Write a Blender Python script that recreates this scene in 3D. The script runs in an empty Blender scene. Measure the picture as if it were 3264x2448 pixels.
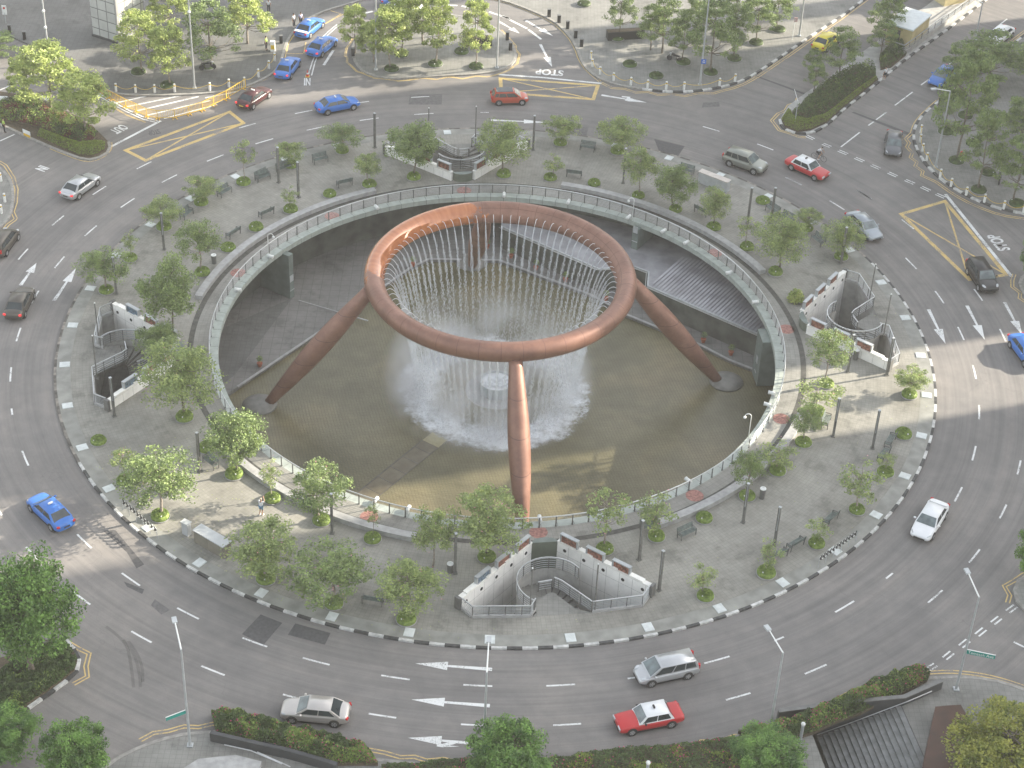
import bpy, bmesh, math, random
from math import sin, cos, pi, radians, hypot, atan2, sqrt
from mathutils import Vector, Matrix, noise
from mathutils.geometry import tessellate_polygon

# ------------------------------------------------------------------ camera, sky, sun
SC = bpy.context.scene
C = SC.collection
cd = bpy.data.cameras.new("camera"); cam = bpy.data.objects.new("camera", cd); C.objects.link(cam)
SC.camera = cam
cd.sensor_width = 36; cd.lens = 36*6050.131/3264; cd.clip_start = 1; cd.clip_end = 2000
_r, _u, _f = Vector((0.999188, 0.016925, 0.036566)), Vector((-0.03944, 0.596565, 0.801595)), Vector((0.008247, 0.802387, -0.596748))
cam.matrix_world = Matrix(((_r[0], _u[0], -_f[0], (0, -135.778, 96.4456)[0]), (_r[1], _u[1], -_f[1], (0, -135.778, 96.4456)[1]), (_r[2], _u[2], -_f[2], (0, -135.778, 96.4456)[2]), (0, 0, 0, 1)))
SUN_AZ = radians(18.73); SUN_EL = radians(21)
w = bpy.data.worlds.new("World"); SC.world = w; w.use_nodes = True
nt = w.node_tree; nt.nodes.clear()
sky = nt.nodes.new('ShaderNodeTexSky'); sky.sky_type = 'NISHITA'; sky.sun_disc = False
sky.sun_elevation = SUN_EL; sky.sun_rotation = pi/2 - SUN_AZ; sky.air_density = 1.3; sky.dust_density = 3.0; sky.ozone_density = 1.0
bg = nt.nodes.new('ShaderNodeBackground'); bg.inputs[1].default_value = 0.15
hs = nt.nodes.new('ShaderNodeHueSaturation'); hs.inputs['Saturation'].default_value = .34; nt.links.new(sky.outputs[0], hs.inputs['Color'])   # a milky, hazy sky
ow = nt.nodes.new('ShaderNodeOutputWorld'); nt.links.new(hs.outputs[0], bg.inputs[0]); nt.links.new(bg.outputs[0], ow.inputs[0])
sl = bpy.data.lights.new("sun", 'SUN'); sl.energy = 5.0; sl.angle = radians(0.5); sl.color = (1, .90, .74)
so = bpy.data.objects.new("sun", sl); C.objects.link(so); so.location = (120, 40, 90)
so.rotation_euler = Vector((cos(SUN_EL)*cos(SUN_AZ), cos(SUN_EL)*sin(SUN_AZ), sin(SUN_EL))).to_track_quat('Z', 'Y').to_euler()
SC.view_settings.view_transform = 'Standard'; SC.view_settings.look = 'None'; SC.view_settings.exposure = 1.64; SC.view_settings.gamma = 1
SC.view_settings.use_curve_mapping = False
SC.cycles.max_bounces = 6; SC.cycles.transparent_max_bounces = 12; SC.cycles.volume_bounces = 1

# ------------------------------------------------------------------ materials
MATS = {}
def mat(name, col, rough=.7, metal=0, var=.12, scale=2.0, col2=None, bump=0, bscale=30, spec=.5, trans=0, alpha=1, emit=0, detail=5, v3=None):
    if name in MATS: return MATS[name]
    m = bpy.data.materials.new(name); m.use_nodes = True; t = m.node_tree; N = t.nodes; L = t.links
    b = N['Principled BSDF']; b.inputs['Roughness'].default_value = rough; b.inputs['Metallic'].default_value = metal
    b.inputs['Specular IOR Level'].default_value = spec
    c1 = tuple(max(0, x*(1-var)) for x in col); c2 = col2 or tuple(min(1, x*(1+var)) for x in col)
    tc = N.new('ShaderNodeNewGeometry'); no = N.new('ShaderNodeTexNoise'); no.inputs['Scale'].default_value = scale; no.inputs['Detail'].default_value = detail
    L.new(tc.outputs['Position'], no.inputs['Vector'])
    cr = N.new('ShaderNodeValToRGB'); cr.color_ramp.elements[0].position = .35; cr.color_ramp.elements[1].position = .68
    cr.color_ramp.elements[0].color = (*c1, 1); cr.color_ramp.elements[1].color = (*c2, 1)
    if v3: e = cr.color_ramp.elements.new(.5); e.color = (*v3, 1)
    L.new(no.outputs['Fac'], cr.inputs[0]); L.new(cr.outputs[0], b.inputs['Base Color'])
    if bump:
        n2 = N.new('ShaderNodeTexNoise'); n2.inputs['Scale'].default_value = bscale; L.new(tc.outputs['Position'], n2.inputs['Vector'])
        bp = N.new('ShaderNodeBump'); bp.inputs['Strength'].default_value = bump; bp.inputs['Distance'].default_value = .05
        L.new(n2.outputs['Fac'], bp.inputs['Height']); L.new(bp.outputs[0], b.inputs['Normal'])
    if trans:   # leaves let light through
        tr = N.new('ShaderNodeBsdfTranslucent'); L.new(cr.outputs[0], tr.inputs[0]); mx = N.new('ShaderNodeMixShader'); mx.inputs[0].default_value = trans
        L.new(b.outputs[0], mx.inputs[1]); L.new(tr.outputs[0], mx.inputs[2]); L.new(mx.outputs[0], N['Material Output'].inputs[0])
    if alpha < 1: b.inputs['Alpha'].default_value = alpha
    if emit: b.inputs['Emission Color'].default_value = (*col, 1); b.inputs['Emission Strength'].default_value = emit
    MATS[name] = m; return m
class G:   # small node-graph helper
    def __init__(s, name):
        s.m = bpy.data.materials.new(name); s.m.use_nodes = True; s.t = s.m.node_tree; s.N = s.t.nodes; s.L = s.t.links
        s.b = s.N['Principled BSDF']; s.geo = s.N.new('ShaderNodeNewGeometry'); MATS[name] = s.m
    def link(s, a, b): s.L.new(a, b)
    def math(s, op, a, b=None, c=None):
        n = s.N.new('ShaderNodeMath'); n.operation = op
        for i, v in enumerate((a, b, c)):
            if v is None: continue
            if isinstance(v, (int, float)): n.inputs[i].default_value = v
            else: s.L.new(v, n.inputs[i])
        return n.outputs[0]
    def noise(s, vec, scale, detail=4, rough=.55):
        n = s.N.new('ShaderNodeTexNoise'); n.inputs['Scale'].default_value = scale; n.inputs['Detail'].default_value = detail; n.inputs['Roughness'].default_value = rough
        s.L.new(vec, n.inputs['Vector']); return n.outputs['Fac']
    def ramp(s, fac, stops, interp='LINEAR'):
        n = s.N.new('ShaderNodeValToRGB'); n.color_ramp.interpolation = interp; e = n.color_ramp.elements
        while len(e) < len(stops): e.new(.5)
        for i, (p, c) in enumerate(stops): e[i].position = p; e[i].color = (*c, 1) if len(c) == 3 else c
        s.L.new(fac, n.inputs[0]); return n.outputs[0]
    def mix(s, fac, a, b, mode='MIX'):
        n = s.N.new('ShaderNodeMixRGB'); n.blend_type = mode
        for i, v in enumerate((fac, a, b)):
            if isinstance(v, (int, float)): n.inputs[i].default_value = v
            elif isinstance(v, tuple): n.inputs[i].default_value = (*v, 1)
            else: s.L.new(v, n.inputs[i])
        return n.outputs[0]
    def sep(s, vec):
        n = s.N.new('ShaderNodeSeparateXYZ'); s.L.new(vec, n.inputs[0]); return n.outputs
    def comb(s, x, y, z):
        n = s.N.new('ShaderNodeCombineXYZ')
        for i, v in enumerate((x, y, z)):
            if isinstance(v, (int, float)): n.inputs[i].default_value = v
            else: s.L.new(v, n.inputs[i])
        return n.outputs[0]
    def bump(s, h, st, dist=.05):
        n = s.N.new('ShaderNodeBump'); n.inputs['Strength'].default_value = st; n.inputs['Distance'].default_value = dist
        s.L.new(h, n.inputs['Height']); s.L.new(n.outputs[0], s.b.inputs['Normal'])
    def col(s, c): s.L.new(c, s.b.inputs['Base Color'])
    def polar(s):
        x, y, z = s.sep(s.geo.outputs['Position'])
        r = s.math('SQRT', s.math('ADD', s.math('MULTIPLY', x, x), s.math('MULTIPLY', y, y)))
        return r, s.math('ARCTAN2', y, x), z
def g(*a): return tuple(a)

def m_asphalt():
    k = G('asphalt'); r, a, z = k.polar(); P = k.geo.outputs['Position']
    big = k.noise(P, .09, 5); mid = k.noise(P, .55, 6, .65); fine = k.noise(P, 14, 3, .7)
    c = k.ramp(big, [(.3, (.160, .154, .151)), (.5, (.193, .185, .180)), (.7, (.230, .216, .205))])
    c = k.mix(.55, c, k.ramp(mid, [(.3, (.75, .75, .76)), (.7, (1.18, 1.16, 1.12))]), 'MULTIPLY')
    tr = k.noise(k.comb(k.math('MULTIPLY', r, 1.25), k.math('MULTIPLY', a, .9), 0), 1.0, 4, .6)   # bands worn by wheels round the circle
    c = k.mix(.8, c, k.ramp(tr, [(.33, (.80, .80, .81)), (.52, (1, 1, 1)), (.7, (1.10, 1.08, 1.06))]), 'MULTIPLY')
    oil = k.noise(k.comb(k.math('MULTIPLY', r, 4), k.math('MULTIPLY', a, 3), 5), 1.0, 3, .7)
    c = k.mix(.5, c, k.ramp(oil, [(.3, (.8, .8, .8)), (.6, (1.05, 1.05, 1.05))]), 'MULTIPLY')
    c = k.mix(.5, c, k.ramp(fine, [(.3, (.82, .82, .82)), (.7, (1.15, 1.15, 1.15))]), 'MULTIPLY')
    v = k.N.new('ShaderNodeTexVoronoi'); v.feature = 'DISTANCE_TO_EDGE'; v.inputs['Scale'].default_value = .11
    wv = k.N.new('ShaderNodeVectorMath'); wv.operation = 'ADD'; k.link(P, wv.inputs[0]); nn = k.N.new('ShaderNodeTexNoise'); nn.inputs['Scale'].default_value = .8; k.link(P, nn.inputs['Vector']); k.link(nn.outputs['Color'], wv.inputs[1]); k.link(wv.outputs[0], v.inputs['Vector'])
    c = k.mix(k.math('MULTIPLY', k.math('LESS_THAN', v.outputs['Distance'], .0012), .18), c, (.07, .07, .07))
    k.col(c); k.b.inputs['Roughness'].default_value = .82; k.b.inputs['Specular IOR Level'].default_value = .35; k.bump(fine, .25, .02); return k.m
def m_paving(name, base, grid=.3, ring=False):
    k = G(name); P = k.geo.outputs['Position']; r, a, z = k.polar()
    x, y, _ = k.sep(P)
    u, v_ = (r, k.math('MULTIPLY', a, 30)) if ring else (x, y)
    fx = k.math('FRACT', k.math('DIVIDE', u, grid)); fy = k.math('FRACT', k.math('DIVIDE', v_, grid))
    line = k.math('MAXIMUM', k.math('LESS_THAN', fx, .07), k.math('LESS_THAN', fy, .07))
    big = k.noise(P, .22, 6, .62); mid = k.noise(P, 1.7, 5, .6); wet = k.noise(P, .35, 5, .7)
    b = Vector(base)
    c = k.ramp(big, [(.3, tuple(b*.74)), (.5, tuple(b)), (.7, tuple(b*1.2))])
    c = k.mix(.5, c, k.ramp(mid, [(.3, (.8, .8, .8)), (.7, (1.15, 1.15, 1.15))]), 'MULTIPLY')
    wn = k.N.new('ShaderNodeTexWhiteNoise'); wn.noise_dimensions = '2D'
    k.link(k.comb(k.math('FLOOR', k.math('DIVIDE', u, grid)), k.math('FLOOR', k.math('DIVIDE', v_, grid)), 0), wn.inputs['Vector'])
    c = k.mix(.22, c, k.ramp(wn.outputs['Value'], [(0, (.8, .8, .8)), (1, (1.15, 1.15, 1.15))]), 'MULTIPLY')
    c = k.mix(k.math('MULTIPLY', line, .38), c, tuple(b*.35))
    c = k.mix(.6, c, k.ramp(wet, [(.36, (.55, .56, .56)), (.43, (.9, .9, .9)), (.5, (1, 1, 1))]), 'MULTIPLY')
    k.col(c); k.b.inputs['Roughness'].default_value = .75; k.b.inputs['Specular IOR Level'].default_value = .4; k.bump(line, .2, -.01); return k.m
def m_water():
    k = G('pool_water'); P = k.geo.outputs['Position']; r, a, z = k.polar(); x, y, _ = k.sep(P)
    big = k.noise(P, .12, 5, .6); mid = k.noise(P, .6, 5, .6)
    c = k.ramp(big, [(.32, (.105, .098, .058)), (.5, (.152, .138, .082)), (.68, (.21, .175, .10))])
    c = k.mix(.6, c, k.ramp(mid, [(.3, (.75, .75, .72)), (.7, (1.2, 1.18, 1.12))]), 'MULTIPLY')
    fx = k.math('FRACT', k.math('DIVIDE', k.math('ADD', x, k.math('MULTIPLY', y, .25)), .28)); fy = k.math('FRACT', k.math('DIVIDE', y, .22))   # floor setts under the water
    line = k.math('MAXIMUM', k.math('LESS_THAN', fx, .16), k.math('LESS_THAN', fy, .16))
    c = k.mix(k.math('MULTIPLY', line, .45), c, (.045, .042, .032))
    k.col(c); k.b.inputs['Roughness'].default_value = .13; k.b.inputs['IOR'].default_value = 1.33; k.b.inputs['Specular IOR Level'].default_value = .62
    rip = k.noise(P, 5, 4, .65); rip2 = k.noise(k.comb(k.math('MULTIPLY', r, 3), k.math('MULTIPLY', a, 4), 0), 1.2, 3)
    k.bump(k.math('ADD', rip, k.math('MULTIPLY', rip2, .9)), .42, .07); return k.m
def m_copper(name, wet=False):
    k = G(name); P = k.geo.outputs['Position']; r, a, z = k.polar()
    n1 = k.noise(P, .5, 5, .6); n2 = k.noise(P, 3.5, 5, .65)
    c = k.ramp(n1, [(.3, (.175, .090, .066)), (.5, (.225, .118, .086)), (.7, (.285, .155, .115))])
    c = k.mix(.5, c, k.ramp(n2, [(.3, (.82, .8, .8)), (.7, (1.14, 1.12, 1.1))]), 'MULTIPLY')
    if wet:
        f = k.math('FRACT', k.math('DIVIDE', k.math('ADD', a, 10.03), pi/20))
        seam = k.math('LESS_THAN', f, .028)
        seam = k.math('MAXIMUM', seam, k.math('LESS_THAN', k.math('ABSOLUTE', k.math('SUBTRACT', r, 10.33)), .018))
        c = k.mix(k.math('MULTIPLY', seam, .6), c, (.10, .04, .03))
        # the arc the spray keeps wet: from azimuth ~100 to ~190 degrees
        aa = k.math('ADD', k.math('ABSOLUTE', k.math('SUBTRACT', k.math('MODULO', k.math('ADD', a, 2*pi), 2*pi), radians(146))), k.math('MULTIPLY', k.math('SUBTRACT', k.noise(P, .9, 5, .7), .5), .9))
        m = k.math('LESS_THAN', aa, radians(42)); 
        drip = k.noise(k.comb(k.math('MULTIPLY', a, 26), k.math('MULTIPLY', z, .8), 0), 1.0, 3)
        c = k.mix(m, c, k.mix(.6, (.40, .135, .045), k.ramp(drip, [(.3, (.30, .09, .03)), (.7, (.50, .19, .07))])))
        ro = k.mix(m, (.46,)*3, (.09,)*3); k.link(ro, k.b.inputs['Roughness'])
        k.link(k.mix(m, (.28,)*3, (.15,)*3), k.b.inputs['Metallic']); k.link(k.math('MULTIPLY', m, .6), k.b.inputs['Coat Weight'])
        k.bump(k.noise(P, 2.2, 3), .05, .2)
    else:
        k.b.inputs['Roughness'].default_value = .46; k.b.inputs['Metallic'].default_value = .25
        f = k.math('FRACT', k.math('DIVIDE', k.math('ADD', z, 20), 2.4)); c = k.mix(k.math('MULTIPLY', k.math('LESS_THAN', f, .022), .7), c, (.08, .035, .03))
    k.col(c); return k.m
def m_foam(name, lo, hi, scale, r0=None, r1=None):
    k = G(name); P = k.geo.outputs['Position']; r, a, z = k.polar()
    n = k.noise(P, scale, 7, .75); n3 = k.noise(P, scale*.22, 3, .5)
    f = k.math('ADD', k.math('MULTIPLY', n, .65), k.math('MULTIPLY', n3, .5))
    if r0 is not None:   # thins out away from the ring where the jets land
        d = k.math('ABSOLUTE', k.math('SUBTRACT', r, (r0+r1)/2)); f = k.math('SUBTRACT', f, k.math('MULTIPLY', k.math('POWER', k.math('DIVIDE', d, (r1-r0)/2), 2), .3))
    al = k.ramp(f, [(lo, (0, 0, 0)), (hi, (.93, .93, .93))])
    k.b.inputs['Base Color'].default_value = (.84, .87, .9, 1); k.b.inputs['Roughness'].default_value = .6; k.link(al, k.b.inputs['Alpha']); return k.m
def m_cells(name, base, cell, joint, w=.05, vert=True):
    k = G(name); x, y, z = k.sep(k.geo.outputs['Position']); nx, ny, nz = k.sep(k.geo.outputs['Normal'])
    u = k.math('ADD', k.math('MULTIPLY', x, k.math('MULTIPLY', ny, -1)), k.math('MULTIPLY', y, nx))
    line = k.math('MAXIMUM', k.math('LESS_THAN', k.math('FRACT', k.math('DIVIDE', u, cell[0])), w), k.math('LESS_THAN', k.math('FRACT', k.math('DIVIDE', z, cell[1])), w*cell[0]/cell[1]))
    b = Vector(base); c = k.ramp(k.noise(k.geo.outputs['Position'], .8, 5, .6), [(.3, tuple(b*.86)), (.7, tuple(b*1.1))])
    c = k.mix(k.math('MULTIPLY', line, .8), c, joint); k.col(c); k.b.inputs['Roughness'].default_value = .5; return k.m

def m_paint(name, c, lo, hi):   # thermoplastic paint worn through to the asphalt in places
    k = G(name); P = k.geo.outputs['Position']; n = k.math('ADD', k.math('MULTIPLY', k.noise(P, 9, 5, .7), .6), k.math('MULTIPLY', k.noise(P, .7, 4, .6), .4)); a = (.193, .185, .180)
    k.col(k.ramp(n, [(lo, a), (hi, tuple(v*.88 for v in c)), (.6, c)])); k.b.inputs['Roughness'].default_value = .7; return k.m
M = dict(
 asphalt=m_asphalt(), plaza=m_paving('plaza_paving', (.262, .254, .226), .3, True), walk=m_paving('walkway_paving', (.255, .25, .228), .42, True),
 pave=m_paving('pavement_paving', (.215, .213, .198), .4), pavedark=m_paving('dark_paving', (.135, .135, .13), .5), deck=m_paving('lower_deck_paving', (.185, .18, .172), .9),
 water=m_water(), copper=m_copper('copper_ring', True), copperleg=m_copper('copper_leg'),
 coping=mat('granite_coping', (.33, .365, .335), .6, var=.12, scale=2, bump=.1), granite=mat('granite_grey', (.33, .33, .325), .6, var=.15, scale=2.2, bump=.15),
 darkwall=mat('dark_wet_wall', (.085, .09, .078), .5, var=.4, scale=.6), trench=mat('drain_channel', (.07, .068, .06), .7, var=.3, scale=3),
 greenwall=mat('green_grey_stone', (.15, .18, .165), .5, var=.15, scale=1.2), roofdeck=mat('wet_stone_roof', (.27, .27, .285), .35, var=.2, scale=.7, detail=8),
 kerbw=mat('kerb_white', (.50, .50, .485), .7, var=.25, scale=3), kerbb=mat('kerb_black', (.055, .055, .055), .7, var=.4, scale=3), kerbg=mat('kerb_stone', (.27, .26, .24), .8, var=.2, scale=3),
 white=m_paint('road_white', (.70, .71, .70), .41, .47), wornwhite=mat('road_white_worn', (.50, .50, .49), .8, var=.35, scale=7), yellow=m_paint('road_yellow', (.62, .45, .17), .42, .48),
 patch=mat('new_asphalt', (.085, .083, .085), .85, var=.15, scale=4, bump=.2), patch2=mat('older_asphalt', (.125, .12, .12), .85, var=.2, scale=3, bump=.2), skid=mat('tyre_mark', (.11, .105, .10), .8, var=.2, scale=2, alpha=.22),
 leafA=mat('leaf_young', (0.260, 0.341, 0.118), .55, var=.35, scale=1.6, trans=.35, v3=(0.260, 0.334, 0.125), col2=(0.429, 0.501, 0.166)), leafB=mat('leaf_mid', (0.183, 0.268, 0.104), .55, var=.38, scale=1.5, trans=.33, col2=(0.306, 0.399, 0.131)),
 leafC=mat('leaf_yellowish', (0.306, 0.377, 0.111), .55, var=.4, scale=1.2, trans=.35, col2=(0.566, 0.609, 0.222), v3=(0.353, 0.436, 0.125)), leafD=mat('leaf_deep', (0.092, 0.218, 0.048), .5, var=.5, scale=1.1, trans=.3, col2=(0.230, 0.407, 0.083)),
 leafE=mat('leaf_gold', (.20, .27, .05), .5, var=.4, scale=1.2, trans=.35, col2=(.42, .42, .08)),
 bush=mat('bush_leaf', (.19, .29, .06), .6, var=.35, scale=5, trans=.2, col2=(.28, .38, .08)), hedge=mat('hedge_leaf', (.085, .14, .045), .6, var=.55, scale=2, trans=.15, col2=(.11, .17, .045)),
 hedgey=mat('hedge_yellow', (.17, .23, .03), .6, var=.4, scale=4, trans=.15), hedgered=mat('hedge_red', (.16, .035, .04), .6, var=.5, scale=3, trans=.1), flower=mat('pink_flower', (.55, .06, .20), .6, var=.4, scale=6, trans=.3), flowerpale=mat('pale_flower', (.6, .3, .32), .6, var=.3, scale=6, trans=.2),
 bark=mat('bark', (.17, .145, .115), .9, var=.3, scale=6, bump=.4), barkl=mat('bark_light', (.26, .225, .19), .9, var=.25, scale=6, bump=.3), soil=mat('soil', (.09, .07, .045), .9, var=.3, scale=6),
 steel=mat('steel', (.55, .56, .56), .35, .7, var=.08), steeld=mat('steel_dark', (.16, .16, .155), .5, .4, var=.15), steelg=mat('galvanised', (.44, .46, .47), .5, .4, var=.1), postm=mat('post_paint', (.14, .14, .13), .6, var=.2, scale=4),
 bench=mat('bench_green_grey', (.12, .15, .14), .6, var=.25, scale=4), slab=mat('pale_slab', (.58, .61, .60), .6, var=.12, scale=2), panel=m_cells('white_panel', (.88, .865, .83), (1.15, 1.72), (.25, .24, .22), .022),
 cap=mat('white_cap', (.80, .785, .74), .6, var=.1, scale=2), curtain=mat('green_slate', (.125, .145, .115), .4, var=.15, scale=1), lampw=mat('white_lamp', (.72, .73, .71), .35, var=.04),
 rubber=mat('tyre', (.025, .025, .027), .8, var=.1), rim=mat('rim', (.45, .46, .47), .35, .6, var=.1), glass=mat('car_glass', (.028, .038, .042), .06, var=.3, scale=1, spec=.8), glassl=mat('car_glass_pale', (.12, .15, .155), .08, var=.35, scale=1.5, spec=.8), chrome=mat('chrome', (.6, .6, .6), .2, .8),
 tail=mat('tail_light', (.5, .02, .02), .25), tailon=mat('tail_light_lit', (.8, .03, .03), .25, emit=.3), head=mat('head_light', (.48, .50, .52), .12, spec=.9), plate=mat('number_plate', (.06, .06, .06), .5), yplate=mat('number_plate_yellow', (.6, .45, .08), .5),
 black=mat('black_plastic', (.02, .02, .021), .5), boll=mat('bollard_white', (.7, .7, .67), .5, var=.08, scale=4), bandy=mat('bollard_band', (.72, .48, .03), .5), barr=mat('barrier_yellow', (.66, .42, .04), .5, var=.15, scale=3), orange=mat('orange_pot', (.34, .10, .05), .7, var=.2, scale=6),
 skin=mat('skin', (.42, .26, .18), .6), hairb=mat('hair_black', (.02, .017, .015), .6), hairg=mat('hair_fair', (.42, .36, .27), .6), clothw=mat('cloth_white', (.66, .68, .7), .8), clothb=mat('cloth_blue', (.12, .22, .34), .8), clothd=mat('cloth_dark', (.03, .032, .04), .8), clothl=mat('cloth_lilac', (.45, .47, .66), .8), hiviz=mat('hi_viz', (.35, .55, .1), .7),
 tile=m_cells('pillar_tile', (.46, .47, .45), (1.25, 1.2), (.10, .10, .10), .09), concrete=mat('concrete', (.34, .335, .32), .8, var=.15, scale=1.5, bump=.2), dconc=mat('dark_cladding', (.05, .052, .055), .5, var=.2, scale=1), cream=mat('cream_wall', (.5, .42, .22), .7, var=.15, scale=1), stepm=mat('step_stone', (.17, .175, .175), .7, var=.2, scale=2), nosing=mat('step_nosing', (.06, .06, .06), .8),
 bronze=mat('bronze_cladding', (.055, .024, .014), .35, .3, var=.25, scale=.8), redm=mat('red_paint', (.5, .04, .03), .5), bluem=mat('blue_paint', (.04, .12, .42), .5), greens=mat('sign_green', (.02, .24, .20), .5, var=.05), faded=mat('faded_red_disc', (.40, .20, .17), .8, var=.3, scale=5, alpha=.75), jet=mat('jet_water', (.8, .83, .86), .25, var=.03, alpha=.75), drop=mat('water_drops', (.8, .83, .86), .3, var=.03, alpha=.38),
 posterr=mat('poster_brown', (.22, .10, .07), .5, var=.6, scale=5), posterb=mat('poster_blue', (.12, .17, .22), .5, var=.5, scale=5), boxg=mat('cabinet_grey', (.42, .44, .45), .5, var=.08, scale=2), boxb=mat('cabinet_olive', (.20, .185, .15), .6, var=.1, scale=2), boxt=mat('cabinet_top', (.55, .50, .45), .6, var=.12, scale=2), glassw=mat('pale_glass', (.62, .68, .68), .15, var=.05, alpha=.45), tower=mat('tower_cladding', (.30, .31, .33), .5, var=.1), roofw=mat('white_roof', (.62, .66, .67), .5, var=.08))

# ------------------------------------------------------------------ mesh helpers
class MB:
    def __init__(s): s.v = []; s.f = []; s.mi = []; s.cur = 0
    def add(s, vs, fs):
        o = len(s.v); s.v += [tuple(x) for x in vs]; s.f += [tuple(i+o for i in f) for f in fs]; s.mi += [s.cur]*len(fs); return s
    def box(s, c, d, rz=0, tilt=None):
        x, y, z = d[0]/2, d[1]/2, d[2]/2
        P = [Vector((a, b, e)) for a in (-x, x) for b in (-y, y) for e in (-z, z)]
        R = Matrix.Rotation(rz, 3, 'Z')
        if tilt is not None: R = R @ Matrix.Rotation(tilt, 3, 'Y')
        P = [R @ p + Vector(c) for p in P]
        return s.add(P, [(0, 1, 3, 2), (4, 6, 7, 5), (0, 4, 5, 1), (2, 3, 7, 6), (0, 2, 6, 4), (1, 5, 7, 3)])
    def bar(s, a, b, wd, ht):
        a, b = Vector(a), Vector(b); d = (b-a); L = d.length
        if L < 1e-6: return s
        d.normalize(); up = Vector((0, 0, 1)) if abs(d.z) < .99 else Vector((1, 0, 0)); r = d.cross(up).normalized()*wd/2; u = r.cross(d).normalized()*ht/2
        P = [p+i*r+j*u for p in (a, b) for i in (-1, 1) for j in (-1, 1)]
        return s.add(P, [(0, 1, 3, 2), (4, 6, 7, 5), (0, 4, 5, 1), (2, 3, 7, 6), (0, 2, 6, 4), (1, 5, 7, 3)])
    def tube(s, path, rad, n=6, cap=True):
        path = [Vector(p) for p in path]; m = len(path); rs = rad if isinstance(rad, (list, tuple)) else [rad]*m
        o = len(s.v); last = None
        for i, p in enumerate(path):
            d = (path[min(i+1, m-1)]-path[max(i-1, 0)]).normalized()
            a = last if last is not None else (Vector((1, 0, 0)) if abs(d.x) < .9 else Vector((0, 1, 0)))
            a = (a-d*a.dot(d)).normalized(); b = d.cross(a); last = a
            s.v += [tuple(p+(a*cos(2*pi*k/n)+b*sin(2*pi*k/n))*rs[i]) for k in range(n)]
        fs = [(o+i*n+k, o+i*n+(k+1) % n, o+(i+1)*n+(k+1) % n, o+(i+1)*n+k) for i in range(m-1) for k in range(n)]
        if cap: fs += [tuple(o+k for k in reversed(range(n))), tuple(o+(m-1)*n+k for k in range(n))]
        s.f += fs; s.mi += [s.cur]*len(fs); return s
    def lathe(s, prof, n=16, c=(0, 0, 0)):
        o = len(s.v); m = len(prof)
        for r, z in prof: s.v += [(c[0]+r*cos(2*pi*k/n), c[1]+r*sin(2*pi*k/n), c[2]+z) for k in range(n)]
        fs = [(o+i*n+k, o+i*n+(k+1) % n, o+(i+1)*n+(k+1) % n, o+(i+1)*n+k) for i in range(m-1) for k in range(n)]
        fs += [tuple(o+k for k in reversed(range(n))), tuple(o+(m-1)*n+k for k in range(n))]
        s.f += fs; s.mi += [s.cur]*len(fs); return s
    def ball(s, c, r, n=10, sz=1):
        k = max(4, n//2); return s.lathe([(r*sin(pi*max(.02, min(.98, i/k))), -r*sz*cos(pi*i/k)) for i in range(k+1)], n, c)
    def poly(s, pts, z, holes=()):
        loops = [[Vector((p[0], p[1], 0)) for p in pts]]+[[Vector((p[0], p[1], 0)) for p in h] for h in holes]
        fl = [p for l in loops for p in l]; fs = []
        for t in tessellate_polygon(loops):
            a, b, c = (fl[i] for i in t)
            fs.append(tuple(t) if (b-a).cross(c-a).z > 0 else tuple(reversed(t)))
        return s.add([(p.x, p.y, z) for p in fl], fs)
    def wall(s, pts, z0, z1, closed=True):
        n = len(pts); s2 = [(p[0], p[1], z0) for p in pts]+[(p[0], p[1], z1) for p in pts]
        return s.add(s2, [(i, (i+1) % n, n+(i+1) % n, n+i) for i in range(n if closed else n-1)])
    def prism(s, pts, z0, z1): s.poly(pts, z1); s.poly(pts, z0); return s.wall(pts, z0, z1)
    def ring(s, r0, r1, z, n=120, a0=0, a1=2*pi):
        full = abs(a1-a0-2*pi) < 1e-6; m = n+1
        vs = [(r*cos(a0+(a1-a0)*i/n), r*sin(a0+(a1-a0)*i/n), z) for i in range(m) for r in (r0, r1)]
        return s.add(vs, [(2*i, 2*i+1, 2*i+3, 2*i+2) for i in range(n)])
    def arcbox(s, r0, r1, z0, z1, a0, a1, n=30):
        vs = []
        for i in range(n+1):
            a = a0+(a1-a0)*i/n
            vs += [(r0*cos(a), r0*sin(a), z0), (r1*cos(a), r1*sin(a), z0), (r1*cos(a), r1*sin(a), z1), (r0*cos(a), r0*sin(a), z1)]
        fs = [(4*i+k, 4*i+(k+1) % 4, 4*i+4+(k+1) % 4, 4*i+4+k) for i in range(n) for k in range(4)]+[(3, 2, 1, 0), (4*n, 4*n+1, 4*n+2, 4*n+3)]
        return s.add(vs, fs)
    def build(s, name, mats, parent=None, smooth=False, fix=False):
        me = bpy.data.meshes.new(name); me.from_pydata(s.v, [], s.f)
        for m in (mats if isinstance(mats, (list, tuple)) else [mats]): me.materials.append(m)
        if any(s.mi): me.polygons.foreach_set('material_index', s.mi)
        if fix:
            bm = bmesh.new(); bm.from_mesh(me); bmesh.ops.recalc_face_normals(bm, faces=bm.faces); bm.to_mesh(me); bm.free()
        if smooth: me.polygons.foreach_set('use_smooth', [True]*len(me.polygons))
        me.update(); o = bpy.data.objects.new(name, me); C.objects.link(o)
        if parent: o.parent = parent
        return o
def tag(o, label, cat, group=None):
    o['label'] = label; o['category'] = cat
    if group: o['group'] = group
    return o
def thing(name, label, cat, loc=(0, 0, 0), rz=0, group=None):
    o = bpy.data.objects.new(name, None); C.objects.link(o); o.location = loc; o.rotation_euler = (0, 0, rz); o.empty_display_size = .3
    return tag(o, label, cat, group)
def struct(o): o['kind'] = 'structure'; return o
def kids(o): return [c for c in bpy.data.objects if c.parent == o]
_kc = {}
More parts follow.
